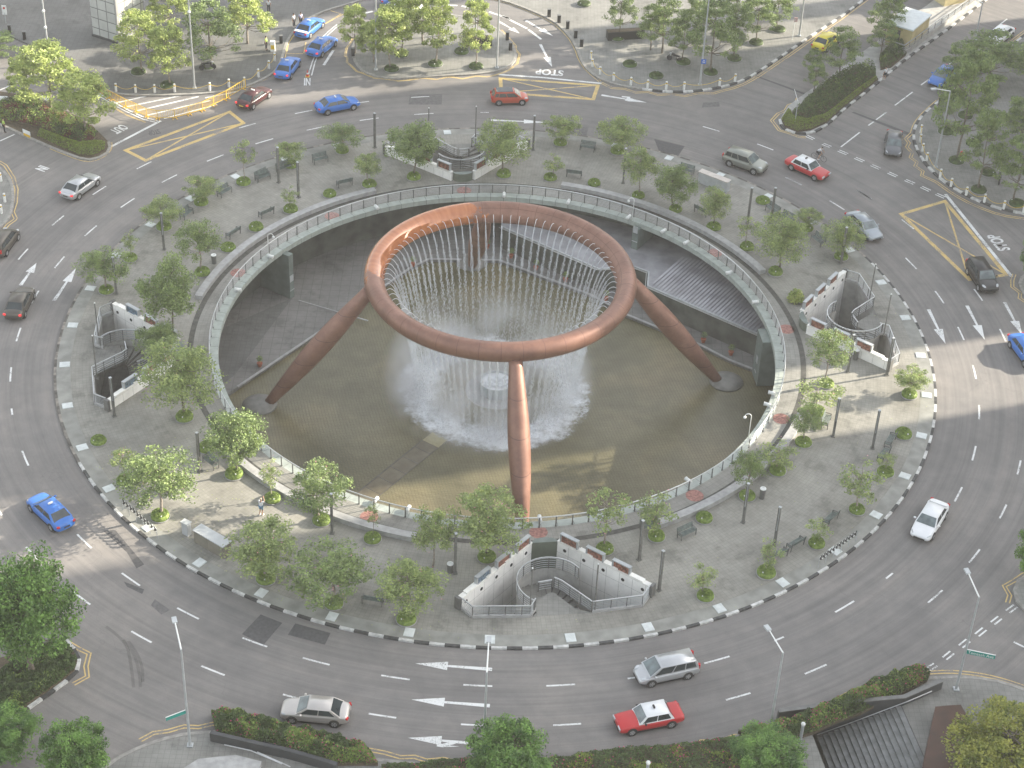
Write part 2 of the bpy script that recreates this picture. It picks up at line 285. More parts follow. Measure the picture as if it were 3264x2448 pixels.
def dup(root, loc, rz, label, group=None, sc=None):
    if root.name not in _kc: _kc[root.name] = [(c, kids(c)) for c in kids(root)]
    r = root.copy(); C.objects.link(r); r.location = loc; r.rotation_euler = (0, 0, rz); r['label'] = label
    if group: r['group'] = group
    if sc: r.scale = sc
    for ch, gs in _kc[root.name]:
        c = ch.copy(); C.objects.link(c); c.parent = r
        for q in gs: d = q.copy(); C.objects.link(d); d.parent = c
    return r
class Kind:   # first placement moves the prototype, later ones copy it
    def __init__(s, root): s.root = root; s.used = False; _kc[root.name] = [(c, kids(c)) for c in kids(root)]
    def put(s, loc, rz, label, group=None, sc=None):
        if s.used: return dup(s.root, loc, rz, label, group, sc)
        s.used = True; r = s.root; r.location = loc; r.rotation_euler = (0, 0, rz); r['label'] = label
        if group: r['group'] = group
        if sc: r.scale = sc
        return r
def pol(r, a, z=0): return (r*cos(radians(a)), r*sin(radians(a)), z)
def az(p): return math.degrees(atan2(p[1], p[0]))
ORD = ['first', 'second', 'third', 'fourth', 'fifth', 'sixth', 'seventh', 'eighth', 'ninth', 'tenth', 'eleventh', 'twelfth', 'thirteenth', 'fourteenth', 'fifteenth', 'sixteenth', 'seventeenth', 'eighteenth', 'nineteenth', 'twentieth'] 
STAIR = [('front', -81.4), ('right', 8.6), ('back', 98.6), ('left', 188.6)]
def around(pts):
    """for points round the plaza: a phrase that counts each one from the nearest stairwell"""
    out = [None]*len(pts); quad = {}
    for i, p in enumerate(pts):
        a = (az(p)+81.4) % 360; quad.setdefault(int(a//90) % 4, []).append((a % 90, i))
    for q, l in quad.items():
        l.sort(); n = len(l); h = (n+1)//2
        for k, (a, i) in enumerate(l):
            if k < h: out[i] = f"{ORD[k]} anticlockwise round the plaza from the {STAIR[q][0]} stairwell"
            else: out[i] = f"{ORD[n-1-k]} clockwise round the plaza from the {STAIR[(q+1) % 4][0]} stairwell"
    return out
RND = random.Random(7)

# ------------------------------------------------------------------ the ground and everything poured on it
ZP = -5.35
def stair_xy(a, r, t):   # local (radial, tangential) -> world, for the stairwell on azimuth a
    c, s = cos(radians(a)), sin(radians(a)); return (r*c-t*s, r*s+t*c)
HOLE = [(27.7, -.98), (27.7, .98), (33.4, 7.05), (34.4, 6.35), (34.75, 2.5), (34.75, -2.0), (34.4, -6.35), (33.4, -7.05)]
circ = lambda r, n=180: [(r*cos(2*pi*i/n), r*sin(2*pi*i/n)) for i in range(n)]
STA, STB = Vector((*(29.24, -42.46), 0)), Vector((*(30.01, -46.71), 0))   # top edge of the sunken flight, bottom right
sd = (STB-STA).normalized(); sn = Vector((-sd.y, sd.x, 0))
if sn.x > 0: sn = -sn
SA = STA-sd*.3; SB = STA+sd*6.5
flight = [(SA+sn*0)[:2], (SB+sn*0)[:2], (SB+sn*7)[:2], (SA+sn*7)[:2]]
mb = MB(); mb.poly([(-260, -200), (260, -200), (260, 320), (-260, 320)], 0, [circ(37.95), flight]); struct(mb.build('road', M['asphalt']))
mb = MB(); mb.poly(circ(37.86), .15, [circ(25.02)]+[[stair_xy(a, r, t) for r, t in HOLE] for _, a in STAIR]); struct(mb.build('plaza_ground', M['plaza']))
mb = MB(); mb.ring(25.0, 26.45, .158, 180); struct(mb.build('walkway', M['walk']))
mb = MB(); mb.ring(26.45, 26.93, .163, 180); struct(mb.build('drain_strip', M['trench']))
mb = MB(); mb.ring(36.7, 37.86, .156, 180); struct(mb.build('rim_paving', mat('rim_paving', (.243, .243, .222), .75, var=.2, scale=.9, detail=8)))
def kerb(name, pts, closed=False, seg=1.1, stripes=True, wd=.22, h=.165, mats=None):
    """a raised stone edge along pts, in alternate white and black lengths"""
    P = [Vector((p[0], p[1])) for p in pts]
    if closed: P.append(P[0])
    L = [0]
    for a, b in zip(P, P[1:]): L.append(L[-1]+(b-a).length)
    n = max(2, int(L[-1]/seg)); q = []; j = 0
    for i in range(n+1):
        d = L[-1]*i/n
        while j < len(P)-2 and L[j+1] < d: j += 1
        q.append(P[j].lerp(P[j+1], (d-L[j])/max(1e-6, L[j+1]-L[j])))
    off = []
    for i in range(len(q)):
        a = q[i-1] if i else (q[-2] if closed else q[0]); b = q[i+1] if i < len(q)-1 else (q[1] if closed else q[-1]); t = (b-a).normalized(); off.append(Vector((-t.y, t.x))*wd/2)
    mb = MB()
    for i in range(n):
        mb.cur = i % 2 if stripes else 0
        a, b, oa, ob = q[i], q[i+1], off[i], off[i+1]
        V = [(*(a-oa), -.05), (*(a+oa), -.05), (*(a+oa), h), (*(a-oa), h), (*(b-ob), -.05), (*(b+ob), -.05), (*(b+ob), h), (*(b-ob), h)]
        mb.add(V, [(0, 1, 5, 4), (1, 2, 6, 5), (2, 3, 7, 6), (3, 0, 4, 7)])
    return struct(mb.build(name, mats or ([M['kerbw'], M['kerbb']] if stripes else M['kerbg']), fix=True))
kc = lambda a0, a1, n: [pol(37.98, a0+(a1-a0)*i/n)[:2] for i in range(n+1)]
kerb('plaza_kerb', kc(-150, 25, 60), False, 1.105)
kerb('plaza_kerb_old', kc(25, 210, 60), False, 1.105, mats=[mat('kerb_weathered', (.23, .21, .185), .8, var=.35, scale=2), mat('kerb_weathered_dark', (.10, .092, .082), .8, var=.4, scale=2)])
def smooth(pts, closed=True, it=2):
    for _ in range(it):
        q = []; n = len(pts)
        for i in range(n if closed else n-1):
            a, b = pts[i], pts[(i+1) % n]
            q += [(a[0]*.75+b[0]*.25, a[1]*.75+b[1]*.25), (a[0]*.25+b[0]*.75, a[1]*.25+b[1]*.75)]
        pts = q if closed else [pts[0]]+q+[pts[-1]]
    return pts
PAVES = []
def pavement(name, edge, rest=(), m='pave', holes=(), z=.15, stripes=False, ksm=1, kseg=1.1):
    """edge: the kerbed side that shows; rest: points that close the polygon out of view"""
    e = smooth(list(edge), not rest, ksm) if ksm else list(edge)
    pts = e+list(rest); mb = MB(); mb.poly(pts, z, holes); mb.wall(pts, -.05, z); struct(mb.build(name, M[m])); kerb(name+'_kerb', e, not rest, kseg, stripes, .28, z+.02)
# north-west forecourt behind the chained bollards
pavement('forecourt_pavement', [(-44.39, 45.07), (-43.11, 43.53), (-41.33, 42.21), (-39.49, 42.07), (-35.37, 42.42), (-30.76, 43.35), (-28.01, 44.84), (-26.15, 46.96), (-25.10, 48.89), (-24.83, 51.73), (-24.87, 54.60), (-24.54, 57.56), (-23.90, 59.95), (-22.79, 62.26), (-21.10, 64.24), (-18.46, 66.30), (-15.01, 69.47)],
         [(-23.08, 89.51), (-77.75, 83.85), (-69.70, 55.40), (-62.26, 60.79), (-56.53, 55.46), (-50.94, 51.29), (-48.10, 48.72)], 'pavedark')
# taxi island, back centre
pavement('taxi_island', [(-17.22, 56.91), (-17.44, 54.62), (-16.84, 51.49), (-15.74, 49.41), (-14.08, 48.32), (-11.36, 48.31), (-7.82, 49.18), (-3.54, 49.98), (-1.40, 50.82), (0.03, 52.04), (0.79, 54.01), (0.53, 56.56), (-0.41, 59.43), (-1.81, 61.65), (-4.74, 63.77), (-8.58, 64.62), (-12.34, 63.92), (-15.19, 61.43)], (), 'pave')
# wide pavement, back right of centre
pavement('tree_pavement', [(-4.24, 69.78), (-1.12, 68.83), (2.00, 66.65), (5.07, 63.82), (6.86, 59.93), (7.65, 56.55), (7.99, 54.01), (8.68, 51.87), (10.24, 49.67), (12.22, 48.62), (14.50, 48.12)], [(14.50, 48.12), (20.07, 60.30), (22.01, 94.18), (-4.94, 91.39)], 'pave', stripes=False)
pavement('corner_pavement', [(14.50, 48.12), (17.06, 47.68), (19.36, 47.87), (21.70, 48.62), (23.78, 49.62), (25.79, 51.18), (27.24, 52.87), (30.78, 57.65), (30.97, 57.99), (34.30, 62.60), (38.27, 67.76), (41.34, 72.31), (44.08, 76.22)], [(43.32, 100.69), (22.01, 94.18), (20.07, 60.30), (14.50, 48.12)], 'pave', stripes=True)
MED = [(28.87, 42.48), (28.86, 40.90), (29.60, 39.96), (30.81, 39.55), (32.09, 39.89), (33.68, 41.58), (35.79, 45.10), (38.22, 48.53), (40.93, 52.44), (44.52, 57.90), (49.45, 64.32), (55.60, 72.93), (58.86, 77.64)]
pavement('median', MED, [(52.50, 77.03), (49.14, 71.97), (44.34, 65.90), (41.40, 61.23), (37.76, 56.33), (35.07, 52.30), (32.53, 49.01), (31.35, 47.40), (30.02, 45.49)], 'concrete', stripes=True)
pavement('right_pavement', [(62.80, 69.69), (57.54, 62.69), (53.10, 56.73), (49.62, 52.02), (46.44, 47.78), (44.42, 44.95), (43.15, 42.23), (42.59, 39.90), (42.57, 37.12), (43.09, 33.90), (44.34, 30.82), (46.17, 28.25), (48.45, 26.27), (51.29, 25.19), (54.64, 24.50)], [(71.75, 29.60), (85.00, 88.27)], 'pave', stripes=True)
pavement('side_pavement', [(53.78, 14.69), (51.43, 15.43), (49.34, 14.37), (48.31, 12.94), (48.40, 10.74), (49.40, 8.64), (51.78, 5.63)], [(64.34, 3.40), (68.09, 16.64)], 'pave')
pavement('right_island', [(43.12, -26.70), (41.12, -28.01), (40.38, -28.18), (39.69, -29.40), (39.46, -30.28), (39.71, -31.57), (40.81, -32.92), (42.99, -34.20)], [(50.06, -33.25), (49.90, -26.00)], 'pave', stripes=False)
pavement('steps_pavement', [(-25.54, -51.35), (-24.26, -49.79), (-23.43, -49.04), (-22.15, -48.22), (-20.50, -47.41), (-18.32, -47.06), (-16.09, -46.95), (-13.21, -48.44), (-10.12, -48.90), (-7.23, -48.95), (-3.25, -49.35), (1.38, -48.92), (5.19, -48.53), (10.56, -47.76), (14.86, -46.52), (19.61, -44.94), (23.77, -42.93), (27.52, -40.44), (29.50, -39.75), (31.73, -39.35), (33.85, -39.11), (35.26, -39.19), (36.63, -39.42), (38.22, -40.14), (40.47, -41.37)], [(45.11, -45.23), (42.01, -57.71), (-23.73, -60.72)], 'pave', [flight], stripes=False)
pavement('tree_island', [(-29.85, -38.85), (-28.99, -39.86), (-28.53, -40.76), (-28.40, -41.40), (-28.61, -42.19), (-29.32, -43.24), (-30.47, -44.68), (-31.66, -46.23), (-33.31, -48.00)], [(-35.36, -46.90), (-36.59, -41.97), (-33.24, -40.49), (-31.16, -39.32)], 'soil', stripes=True)
pavement('planted_median', [(-40.11, 32.01), (-39.72, 30.96), (-39.90, 29.48), (-41.00, 28.33), (-42.06, 28.38), (-44.61, 29.89), (-47.71, 31.92), (-50.91, 34.26), (-53.25, 35.60), (-56.46, 37.59)], [(-57.74, 42.71), (-53.30, 41.62), (-50.39, 40.99), (-46.97, 39.25), (-43.98, 36.65), (-41.58, 34.07)], 'soil', stripes=False)
pavement('left_pavement', [(-52.76, 28.04), (-50.69, 27.03), (-49.15, 25.48), (-47.99, 23.53), (-47.36, 21.58), (-46.92, 19.40), (-46.69, 17.01), (-47.03, 15.75), (-48.28, 12.18)], [(-57.39, 11.96), (-62.16, 28.81)], 'pave', stripes=False)
mb = MB(); mb.prism([(31.70, -46.12), (42.66, -40.63), (40.67, -53.70), (25.52, -54.39)], -5.1, -5.0); 
# carriageway markings
def stroke(mb, pts, wd, z, closed=False):
    P = [Vector((p[0], p[1])) for p in pts]; n = len(P); o = []
    for i in range(n):
        a = P[i-1] if (i or closed) else P[i]; b = P[(i+1) % n] if (i < n-1 or closed) else P[i]
        d1 = (P[i]-a).normalized() if (P[i]-a).length else (b-P[i]).normalized(); d2 = (b-P[i]).normalized() if (b-P[i]).length else d1
        t = (d1+d2).normalized() if (d1+d2).length > .01 else d1; nn = Vector((-t.y, t.x)); k = 1/max(.5, nn.dot(Vector((-d1.y, d1.x)))); o.append(nn*wd/2*k)
    vs = [(*(p-q), z) for p, q in zip(P, o)]+[(*(p+q), z) for p, q in zip(P, o)]
    mb.add(vs, [(i, (i+1) % n, n+(i+1) % n, n+i) for i in range(n if closed else n-1)])
def arrow(mb, a, b, z=.004, wd=.14, hw=.42, hl=.42):
    a, b = Vector(a), Vector(b); d = b-a; L = d.length; d.normalize(); n = Vector((-d.y, d.x)); m = b-d*L*hl
    mb.add([(*(a-n*wd*1.2), z), (*(m-n*wd*.7), z), (*(m+n*wd*.7), z), (*(a+n*wd*1.2), z)], [(0, 1, 2, 3)])
    mb.add([(*(m-n*hw), z), (*b, z), (*(m+n*hw), z)], [(0, 1, 2)])
def arcdash(mb, r, a0, a1, wd=.15, z=.004): mb.ring(r-wd/2, r+wd/2, z, 5, radians(a0), radians(a1))
wm = MB()
for k in range(45):
    a = -108.1+8.03*k
    if a > 251.5: break
    if 44 < a < 92: 
        if k != 19 and k != 20 and not (61 < a < 90): pass
    if 60 < a < 88: continue
    arcdash(wm, 41.66, a, a+(2.8 if RND.random() > .06 else 1.2))
for a in (-107.9, -100, -91.9, -83.9, -68.1, -59.9, -43.7, -36, -28, -20.2, 4, 12.2, 20, 28.5, 36.6, 52.6, 60.6, 100.6, 108.8, 116.7, 124.8, 140.9, 148.7, 156.8, 164.8, -140.2, -132, -124.1, -116.1, -148.2, 172.8): arcdash(wm, 45.4, a, a+2.45)
for a, b in (((0.50, -40.02), (-4.95, -39.73)), ((0.43, -43.54), (-5.02, -43.24)), ((0.35, -47.13), (-5.04, -46.80)), ((-43.14, 5.86), (-42.52, 9.58)), ((-39.66, 3.62), (-38.78, 9.01)), ((39.11, 7.81), (39.77, 2.44)), ((42.78, 8.67), (43.43, 3.30)), ((46.38, 9.51), (46.98, 4.27)), ((-1.62, 39.99), (4.27, 39.97)), ((10.06, 46.51), (14.90, 45.23))): arrow(wm, a, b)
arrow(wm, (3.43, 57.94), (4.74, 52.59)); arrow(wm, (-1.31, 63.26), (1.08, 60.47)); arrow(wm, (1.73, 63.82), (4.85, 60.15))
stroke(wm, [(-1.83, -47.02), (-2.66, -47.39), (-3.05, -47.33)], .3, .0045); wm.add([(*(-3.16, -47.27), .004), (*(-1.54, -47.41), .004), (*(-2.42, -47.51), .004)], [(0, 1, 2)])
stroke(wm, [(12.24, 46.34), (13.02, 46.26), (12.64, 45.48)], .25, .0045)
stroke(wm, [(-39.73, 31.30), (-35.67, 37.00)], .3, .004); stroke(wm, [(-1.06, 50.27), (3.62, 50.00), (10.12, 49.18)], .3, .004); stroke(wm, [(44.12, 28.54), (47.90, 13.86)], .34, .004)
for p in ((525,1045),): pass
DD = [((31.36, 39.36), (32.05, 38.69)), ((32.88, 37.81), (33.63, 37.21)), ((34.37, 36.52), (35.19, 35.82)), ((35.90, 35.14), (36.70, 34.45)), ((37.40, 33.78), (38.17, 33.09)), ((38.94, 32.38), (39.70, 31.70)), ((40.47, 31.03), (41.26, 30.36)), ((41.89, 29.78), (42.64, 29.07)), ((43.19, 28.52), (43.94, 27.86)), ((39.38, -31.35), (38.66, -32.01)), ((37.96, -32.67), (37.29, -33.32)), ((36.58, -33.95), (35.89, -34.64)), ((35.15, -35.23), (34.48, -35.90)), ((33.75, -36.53), (33.09, -37.19)), ((32.33, -37.85), (31.62, -38.44))]
for a, b in DD:
    a, b = Vector(a), Vector(b); d = (b-a).normalized(); n = Vector((-d.y, d.x))*.17
    for s in (-1, 1): stroke(wm, [a+n*s, b+n*s], .13, .004)
for a, b in (((34.71, 37.29), (37.09, 40.57)), ((38.21, 42.15), (38.94, 43.07)), ((39.21, 43.47), (40.59, 45.28)), ((41.72, 46.89), (44.13, 50.14)), ((45.28, 51.83), (46.51, 53.40)), ((56.51, 67.15), (58.19, 69.47)), ((48.40, 55.97), (50.71, 59.08)), ((28.41, 30.55), (29.80, 29.20)), ((35.24, 28.59), (36.49, 27.06)), ((-20.18, 50.80), (-19.48, 54.41)), ((38.48, -35.21), (39.14, -35.69)), ((-50.97, 31.52), (-49.83, 32.97)), ((-53.45, 42.18), (-51.45, 44.74))): stroke(wm, [a, b], .16 if a != (-20.18, 50.80) else .3, .004)
for off in (0, 26): stroke(wm, [((-21.63, 48.26), (-21.26, 48.29))[off > 0], ((-21.51, 51.37), (-21.20, 51.40))[off > 0], ((-20.98, 57.53), (-20.70, 57.39))[off > 0], ((-20.27, 59.42), (-19.99, 59.28))[off > 0], ((-19.65, 60.82), (-19.41, 60.61))[off > 0]], .13, .0042)
# broken white line round the back of the taxi island and across the loop
for a, b in (((-16.75, 63.99), (-15.88, 64.59)), ((-13.39, 65.98), (-12.34, 66.32)), ((-9.78, 67.16), (-8.39, 67.11)), ((-8.24, 67.06), (-6.24, 67.00)), ((-5.77, 66.94), (-2.98, 65.90)), ((-2.51, 65.67), (-0.19, 64.16)), ((-0.09, 63.82), (1.90, 61.79)), ((2.03, 61.57), (3.52, 59.20)), ((-1.03, 64.84), (-0.17, 64.09))): stroke(wm, [a, b], .3, .004)
# painted chevron area inside the yellow barriers
for a, b in (((-41.06, 40.32), (-37.48, 42.49)), ((-39.63, 39.69), (-34.43, 42.58)), ((-38.40, 38.93), (-32.60, 42.50)), ((-37.22, 38.06), (-31.23, 41.74)), ((-35.41, 37.51), (-30.42, 40.93)), ((-34.11, 43.26), (-30.79, 43.54)), ((-31.87, 42.27), (-28.61, 44.03))): stroke(wm, [a, b], .22, .0045)
for o in (0, 1): stroke(wm, [((-43.94, 42.71), (-43.89, 43.16))[o], ((-41.56, 40.42), (-41.41, 40.73))[o], ((-39.44, 38.59), (-39.28, 38.89))[o], ((-37.54, 37.19), (-37.39, 37.48))[o], ((-36.08, 36.60), (-36.01, 36.98))[o]], .16, .0042)
for a, b in (((-50.61, 40.67), (-48.13, 39.43)), ((-49.91, 41.90), (-47.93, 40.46)), ((-49.64, 38.15), (-49.07, 38.06))): stroke(wm, [a, b], .5, .0042)
struct(wm.build('lane_markings', M['white']))
def word(txt, p0, p1, h, name, m='white', stretch=1.0):
    """letters painted on the road, running from p0 to p1, h metres tall"""
    cu = bpy.data.curves.new(name, 'FONT'); cu.body = txt; cu.size = 1; cu.extrude = 0; cu.offset = .03; o = bpy.data.objects.new(name, cu); C.objects.link(o)
    dg = bpy.context.evaluated_depsgraph_get(); me = bpy.data.meshes.new_from_object(o.evaluated_get(dg)); bpy.data.objects.remove(o)
    xs = [v.co.x for v in me.vertices]; ys = [v.co.y for v in me.vertices]; a, b = Vector(p0), Vector(p1); d = b-a; L = d.length; d.normalize(); n = Vector((-d.y, d.x))
    for v in me.vertices:
        q = a+d*((v.co.x-min(xs))/(max(xs)-min(xs))*L)+n*((v.co.y-min(ys))/(max(ys)-min(ys))*h); v.co = (q.x, q.y, .0045)
    me.materials.clear(); me.materials.append(M[m]); return struct2(name, me)
def struct2(name, me): o = bpy.data.objects.new(name, me); C.objects.link(o); return struct(o)
word('STOP', (6.02, 51.83), (2.97, 52.03), 1.35, 'stop_lettering')
word('IN', (-21.84, 45.93), (-21.16, 45.99), 1.7, 'in_lettering')
word('STOP', (48.76, 18.59), (48.04, 21.34), 1.3, 'stop_lettering')
word('OUT', (-39.61, 35.95), (-40.58, 34.56), 1.25, 'out_lettering', 'white')
word('IN', (-45.97, 27.10), (-46.35, 26.37), 1.2, 'in_lettering')
word('STOP', (-35.65, 35.25), (-36.71, 34.69), 1.0, 'worn_lettering', 'patch')
ym = MB()
def jbox(pts, wd=.4, thin=.19):
    stroke(ym, pts, wd, .005, True)
    stroke(ym, [pts[0], pts[2]], thin, .0055); stroke(ym, [pts[1], pts[3]], thin, .006)
jbox([(-38.15, 30.68), (-28.91, 39.48), (-27.16, 37.21), (-35.84, 28.83)]); jbox([(-0.86, 49.40), (9.72, 48.69), (9.16, 45.48), (-0.71, 46.13)]); jbox([(39.06, 24.37), (43.83, 27.17), (47.45, 14.12), (43.77, 13.06)])
def dbl(pts, gap=.19, wd=.1, sm=0, closed=False):
    P = smooth(list(pts), closed, sm) if sm else list(pts); V = [Vector(p) for p in P]; n = len(V); o = []
    for i in range(n):
        a = V[i-1] if (i or closed) else V[i]; b = V[(i+1) % n] if (i < n-1 or closed) else V[i]; t = (b-a).normalized(); o.append(Vector((-t.y, t.x))*gap)
    for s in (-1, 1): stroke(ym, [v+q*s*.75 for v, q in zip(V, o)], wd, .0048 if s < 0 else .0052, closed)
dbl([(-30.31, -38.99), (-29.81, -38.89), (-28.89, -39.51), (-28.02, -39.99), (-27.99, -41.23), (-27.70, -42.22), (-28.51, -42.99)])
dbl([(-23.05, -47.96), (-22.24, -47.24), (-21.29, -47.01), (-20.29, -46.54), (-19.30, -46.55), (-18.36, -46.19), (-17.25, -46.38), (-16.12, -46.14), (-13.35, -47.19), (-11.78, -47.52), (-10.28, -47.24), (-8.85, -47.78), (-7.53, -48.02), (-6.52, -48.22), (-5.43, -48.57), (-4.52, -48.48), (-3.66, -48.79), (-2.53, -48.58), (-1.37, -48.88), (1.38, -48.59), (3.28, -48.39), (5.19, -48.29), (7.34, -47.78), (9.03, -47.75), (10.96, -47.60), (13.08, -46.73), (14.16, -46.83), (14.97, -46.11), (16.06, -46.11), (17.35, -45.47), (18.06, -45.44), (18.63, -44.91), (19.38, -44.63), (20.63, -44.01), (22.13, -43.68), (23.75, -42.47), (25.59, -41.10), (26.77, -40.66), (27.37, -40.04), (28.21, -39.74), (29.24, -39.10), (30.19, -39.11), (31.77, -38.67)])
dbl([(31.77, -38.67), (33.13, -38.50), (34.45, -38.56), (35.84, -38.77), (37.18, -39.20), (38.33, -39.73), (40.17, -40.73)], sm=1)
dbl([(42.09, -26.89), (40.57, -27.88), (39.90, -28.49), (38.95, -29.20), (39.16, -30.21), (38.83, -31.05)])
dbl([(48.23, 14.29), (47.84, 13.25), (47.62, 12.12), (48.17, 11.16), (47.93, 10.27), (48.50, 9.44), (48.32, 8.57)])
dbl([(46.57, 48.38), (45.06, 46.16), (43.92, 44.30), (43.08, 42.49), (42.62, 40.88)], sm=1); dbl([(42.62, 40.88), (42.25, 40.29), (41.80, 39.60), (42.01, 38.72), (41.65, 37.86), (42.04, 36.65), (41.69, 35.66), (42.23, 34.76), (41.90, 33.93), (42.55, 32.91), (42.29, 32.09), (43.57, 30.88)])
dbl([(43.57, 30.88), (44.92, 28.53), (46.57, 26.62), (48.88, 24.92), (51.17, 24.43), (54.51, 23.75)], sm=1); dbl([(65.12, 73.07), (59.54, 66.23), (53.37, 58.01), (49.86, 53.26)], sm=0)
dbl([(31.33, 47.68), (31.00, 46.60), (30.15, 45.93), (29.67, 44.71), (28.82, 43.91), (28.01, 42.39), (28.61, 40.29), (29.54, 39.80), (30.57, 39.04), (31.26, 39.04)])
dbl([(10.10, 49.34), (11.22, 48.21), (12.65, 48.12), (13.77, 47.37), (15.07, 47.64), (16.18, 47.04), (17.63, 47.40), (19.04, 47.04), (20.51, 47.80), (22.24, 47.95), (23.00, 48.47), (24.50, 49.36), (25.74, 50.39), (26.94, 51.73), (27.27, 52.22)])
dbl([(27.26, 52.07), (30.71, 56.81), (31.24, 57.50), (34.59, 62.25), (38.24, 67.37), (41.88, 72.68), (44.47, 76.59)]); 
dbl([(-4.22, 69.39), (-1.11, 68.79), (1.85, 66.60), (4.85, 63.76), (6.57, 60.37), (7.44, 57.16), (7.78, 54.61), (8.55, 52.14), (9.96, 49.63)], sm=1)
dbl([(-1.04, 61.19), (-0.10, 59.10), (0.68, 57.36), (0.69, 56.39), (1.15, 55.30), (0.92, 53.04), (0.04, 51.40), (-1.09, 50.36), (-2.37, 49.63), (-3.53, 49.69), (-4.94, 48.95), (-6.39, 49.28), (-7.79, 48.55), (-9.23, 48.73), (-10.77, 48.13), (-11.90, 47.82), (-13.50, 48.20), (-14.50, 48.27), (-15.72, 49.24), (-16.48, 49.63), (-17.15, 50.82), (-17.73, 51.71), (-17.79, 52.81), (-18.09, 53.26), (-18.04, 55.19), (-17.71, 56.52), (-17.57, 57.51)], .1, .1)
dbl([(-27.47, 45.62), (-26.25, 47.24), (-25.16, 49.49), (-24.69, 52.35)], sm=1); dbl([(-24.69, 52.35), (-24.80, 54.90), (-24.43, 57.88), (-23.79, 60.27), (-22.53, 62.60), (-21.12, 64.45)], sm=1)
stroke(ym, [(-22.69, 53.33), (-24.49, 53.16), (-24.61, 55.57), (-23.98, 58.58)], .12, .005); stroke(ym, [(-22.63, 53.49), (-22.68, 56.07)], .12, .005); stroke(ym, [(-22.98, 62.55), (-21.13, 64.55), (-19.44, 63.57), (-21.00, 60.87)], .12, .0054); stroke(ym, [(-21.00, 60.87), (-18.87, 63.97), (-17.01, 65.36)], .12, .005)
dbl([(-50.98, 28.19), (-49.33, 26.75), (-48.05, 24.54), (-47.23, 22.34), (-46.76, 19.90), (-46.67, 18.21), (-46.12, 17.06), (-46.16, 16.77), (-46.58, 15.91), (-46.76, 15.08)], .2)
dbl([(-39.91, 32.15), (-39.66, 30.96), (-39.92, 29.47), (-40.99, 28.20), (-42.05, 28.25), (-44.60, 29.76), (-45.68, 30.47)], .12, .09, 1); dbl([(-41.62, 39.98), (-39.31, 37.89), (-37.16, 36.52)], .08, .08); dbl([(-27.89, 44.98), (-26.16, 46.95), (-25.10, 48.88)], .12, .09)
struct(ym.build('yellow_markings', M['yellow']))
for nm, pts, m in (('asphalt_patch', [(-16.46, -35.35), (-14.80, -36.15), (-15.88, -38.47), (-17.55, -37.46)], 'patch'), ('asphalt_patch', [(-13.86, -36.15), (-11.22, -37.00), (-11.51, -38.20), (-14.26, -37.34)], 'patch'), ('asphalt_patch', [(15.34, 37.37), (18.42, 36.10), (17.63, 33.99), (15.76, 34.66)], 'patch'),
                   ('asphalt_patch', [(6.50, 39.39), (8.57, 39.34), (8.34, 37.49), (6.69, 37.72)], 'patch2'), ('asphalt_patch', [(-24.34, -34.20), (-23.06, -35.25), (-23.60, -35.77), (-24.52, -34.84)], 'patch2'), ('asphalt_patch', [(-26.93, -32.43), (-25.29, -33.19), (-25.35, -33.69), (-26.59, -32.98)], 'patch'), ('asphalt_patch', [(-27.47, 32.36), (-25.33, 32.40), (-25.16, 30.00), (-25.81, 28.90), (-27.16, 30.11)], 'patch2'),
                   ('asphalt_patch', [(20.95, 45.74), (22.68, 46.04), (22.68, 45.00), (20.74, 44.63)], 'patch2'), ('asphalt_patch', [(-10.43, 44.85), (-6.99, 45.23), (-6.95, 42.93), (-10.44, 42.63)], 'patch2'), ('asphalt_patch', [(-29.50, -26.88), (-28.62, -26.75), (-25.75, -30.49), (-26.26, -30.96), (-27.26, -29.24)], 'patch'),
                   ('drain_line', [(27.00, 52.36), (27.24, 52.53), (32.50, 48.62), (32.33, 48.30)], 'patch'), ('drain_line', [(36.78, 44.87), (37.08, 45.04), (42.91, 40.48), (42.56, 40.03)], 'patch')):
    mb = MB(); mb.poly(pts, .0035); struct(mb.build(nm, M[m]))
tm = MB()
for off in (0, 45, 75): stroke(tm, smooth([(-27.35, -37.21), (-26.45, -37.97), (-25.51, -38.99), (-25.00, -40.55), (-24.61, -41.95), (-24.32, -43.09)] if not off else ([(-25.89, -38.48), (-24.90, -39.76), (-24.33, -41.16), (-23.97, -42.43), (-23.86, -43.06)] if off == 45 else [(-25.49, -38.59), (-24.60, -39.87), (-24.05, -41.15), (-23.77, -42.55)]), False, 2), .22, .003+off*.00001)
struct(tm.build('tyre_marks', M['skid']))

# ------------------------------------------------------------------ the sunken pool court
mb = MB(); mb.ring(0.0, 27.2, ZP, 120); struct(mb.build('pool_water', M['water']))
# lower deck: everything between the pool edge line and the wall on the left, back and right
EDGE = [(-24.1, -3.2), (-22.9, -1.4), (-16.9, 7.0), (-8.8, 18.9), (-7.1, 20.6), (-2.2, 20.8), (-.2, 20.9), (8.8, 15.4), (12.1, 12.3), (18.7, 7.9), (21.2, 5.7), (26.9, 2.1)]
arc = [pol(27.15, a)[:2] for a in range(7, 187, 3)]
mb = MB(); dk = EDGE+arc; mb.poly(dk, -5.0); mb.wall(dk, ZP-.02, -5.0); struct(mb.build('lower_deck', M['deck']))
mb = MB()
for a, b in zip(EDGE[1:-1], EDGE[2:]): 
    mb.bar((*a, -4.99), (*b, -4.99), .22, .09)
struct(mb.build('deck_edging', M['granite']))
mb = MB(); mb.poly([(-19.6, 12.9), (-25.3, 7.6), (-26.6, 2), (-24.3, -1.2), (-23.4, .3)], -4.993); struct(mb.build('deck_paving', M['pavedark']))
mb = MB(); mb.bar((-19, 12.5, -4.98), (-12.2, 9.6, -4.98), .12, .06); struct(mb.build('deck_channel', M['granite']))
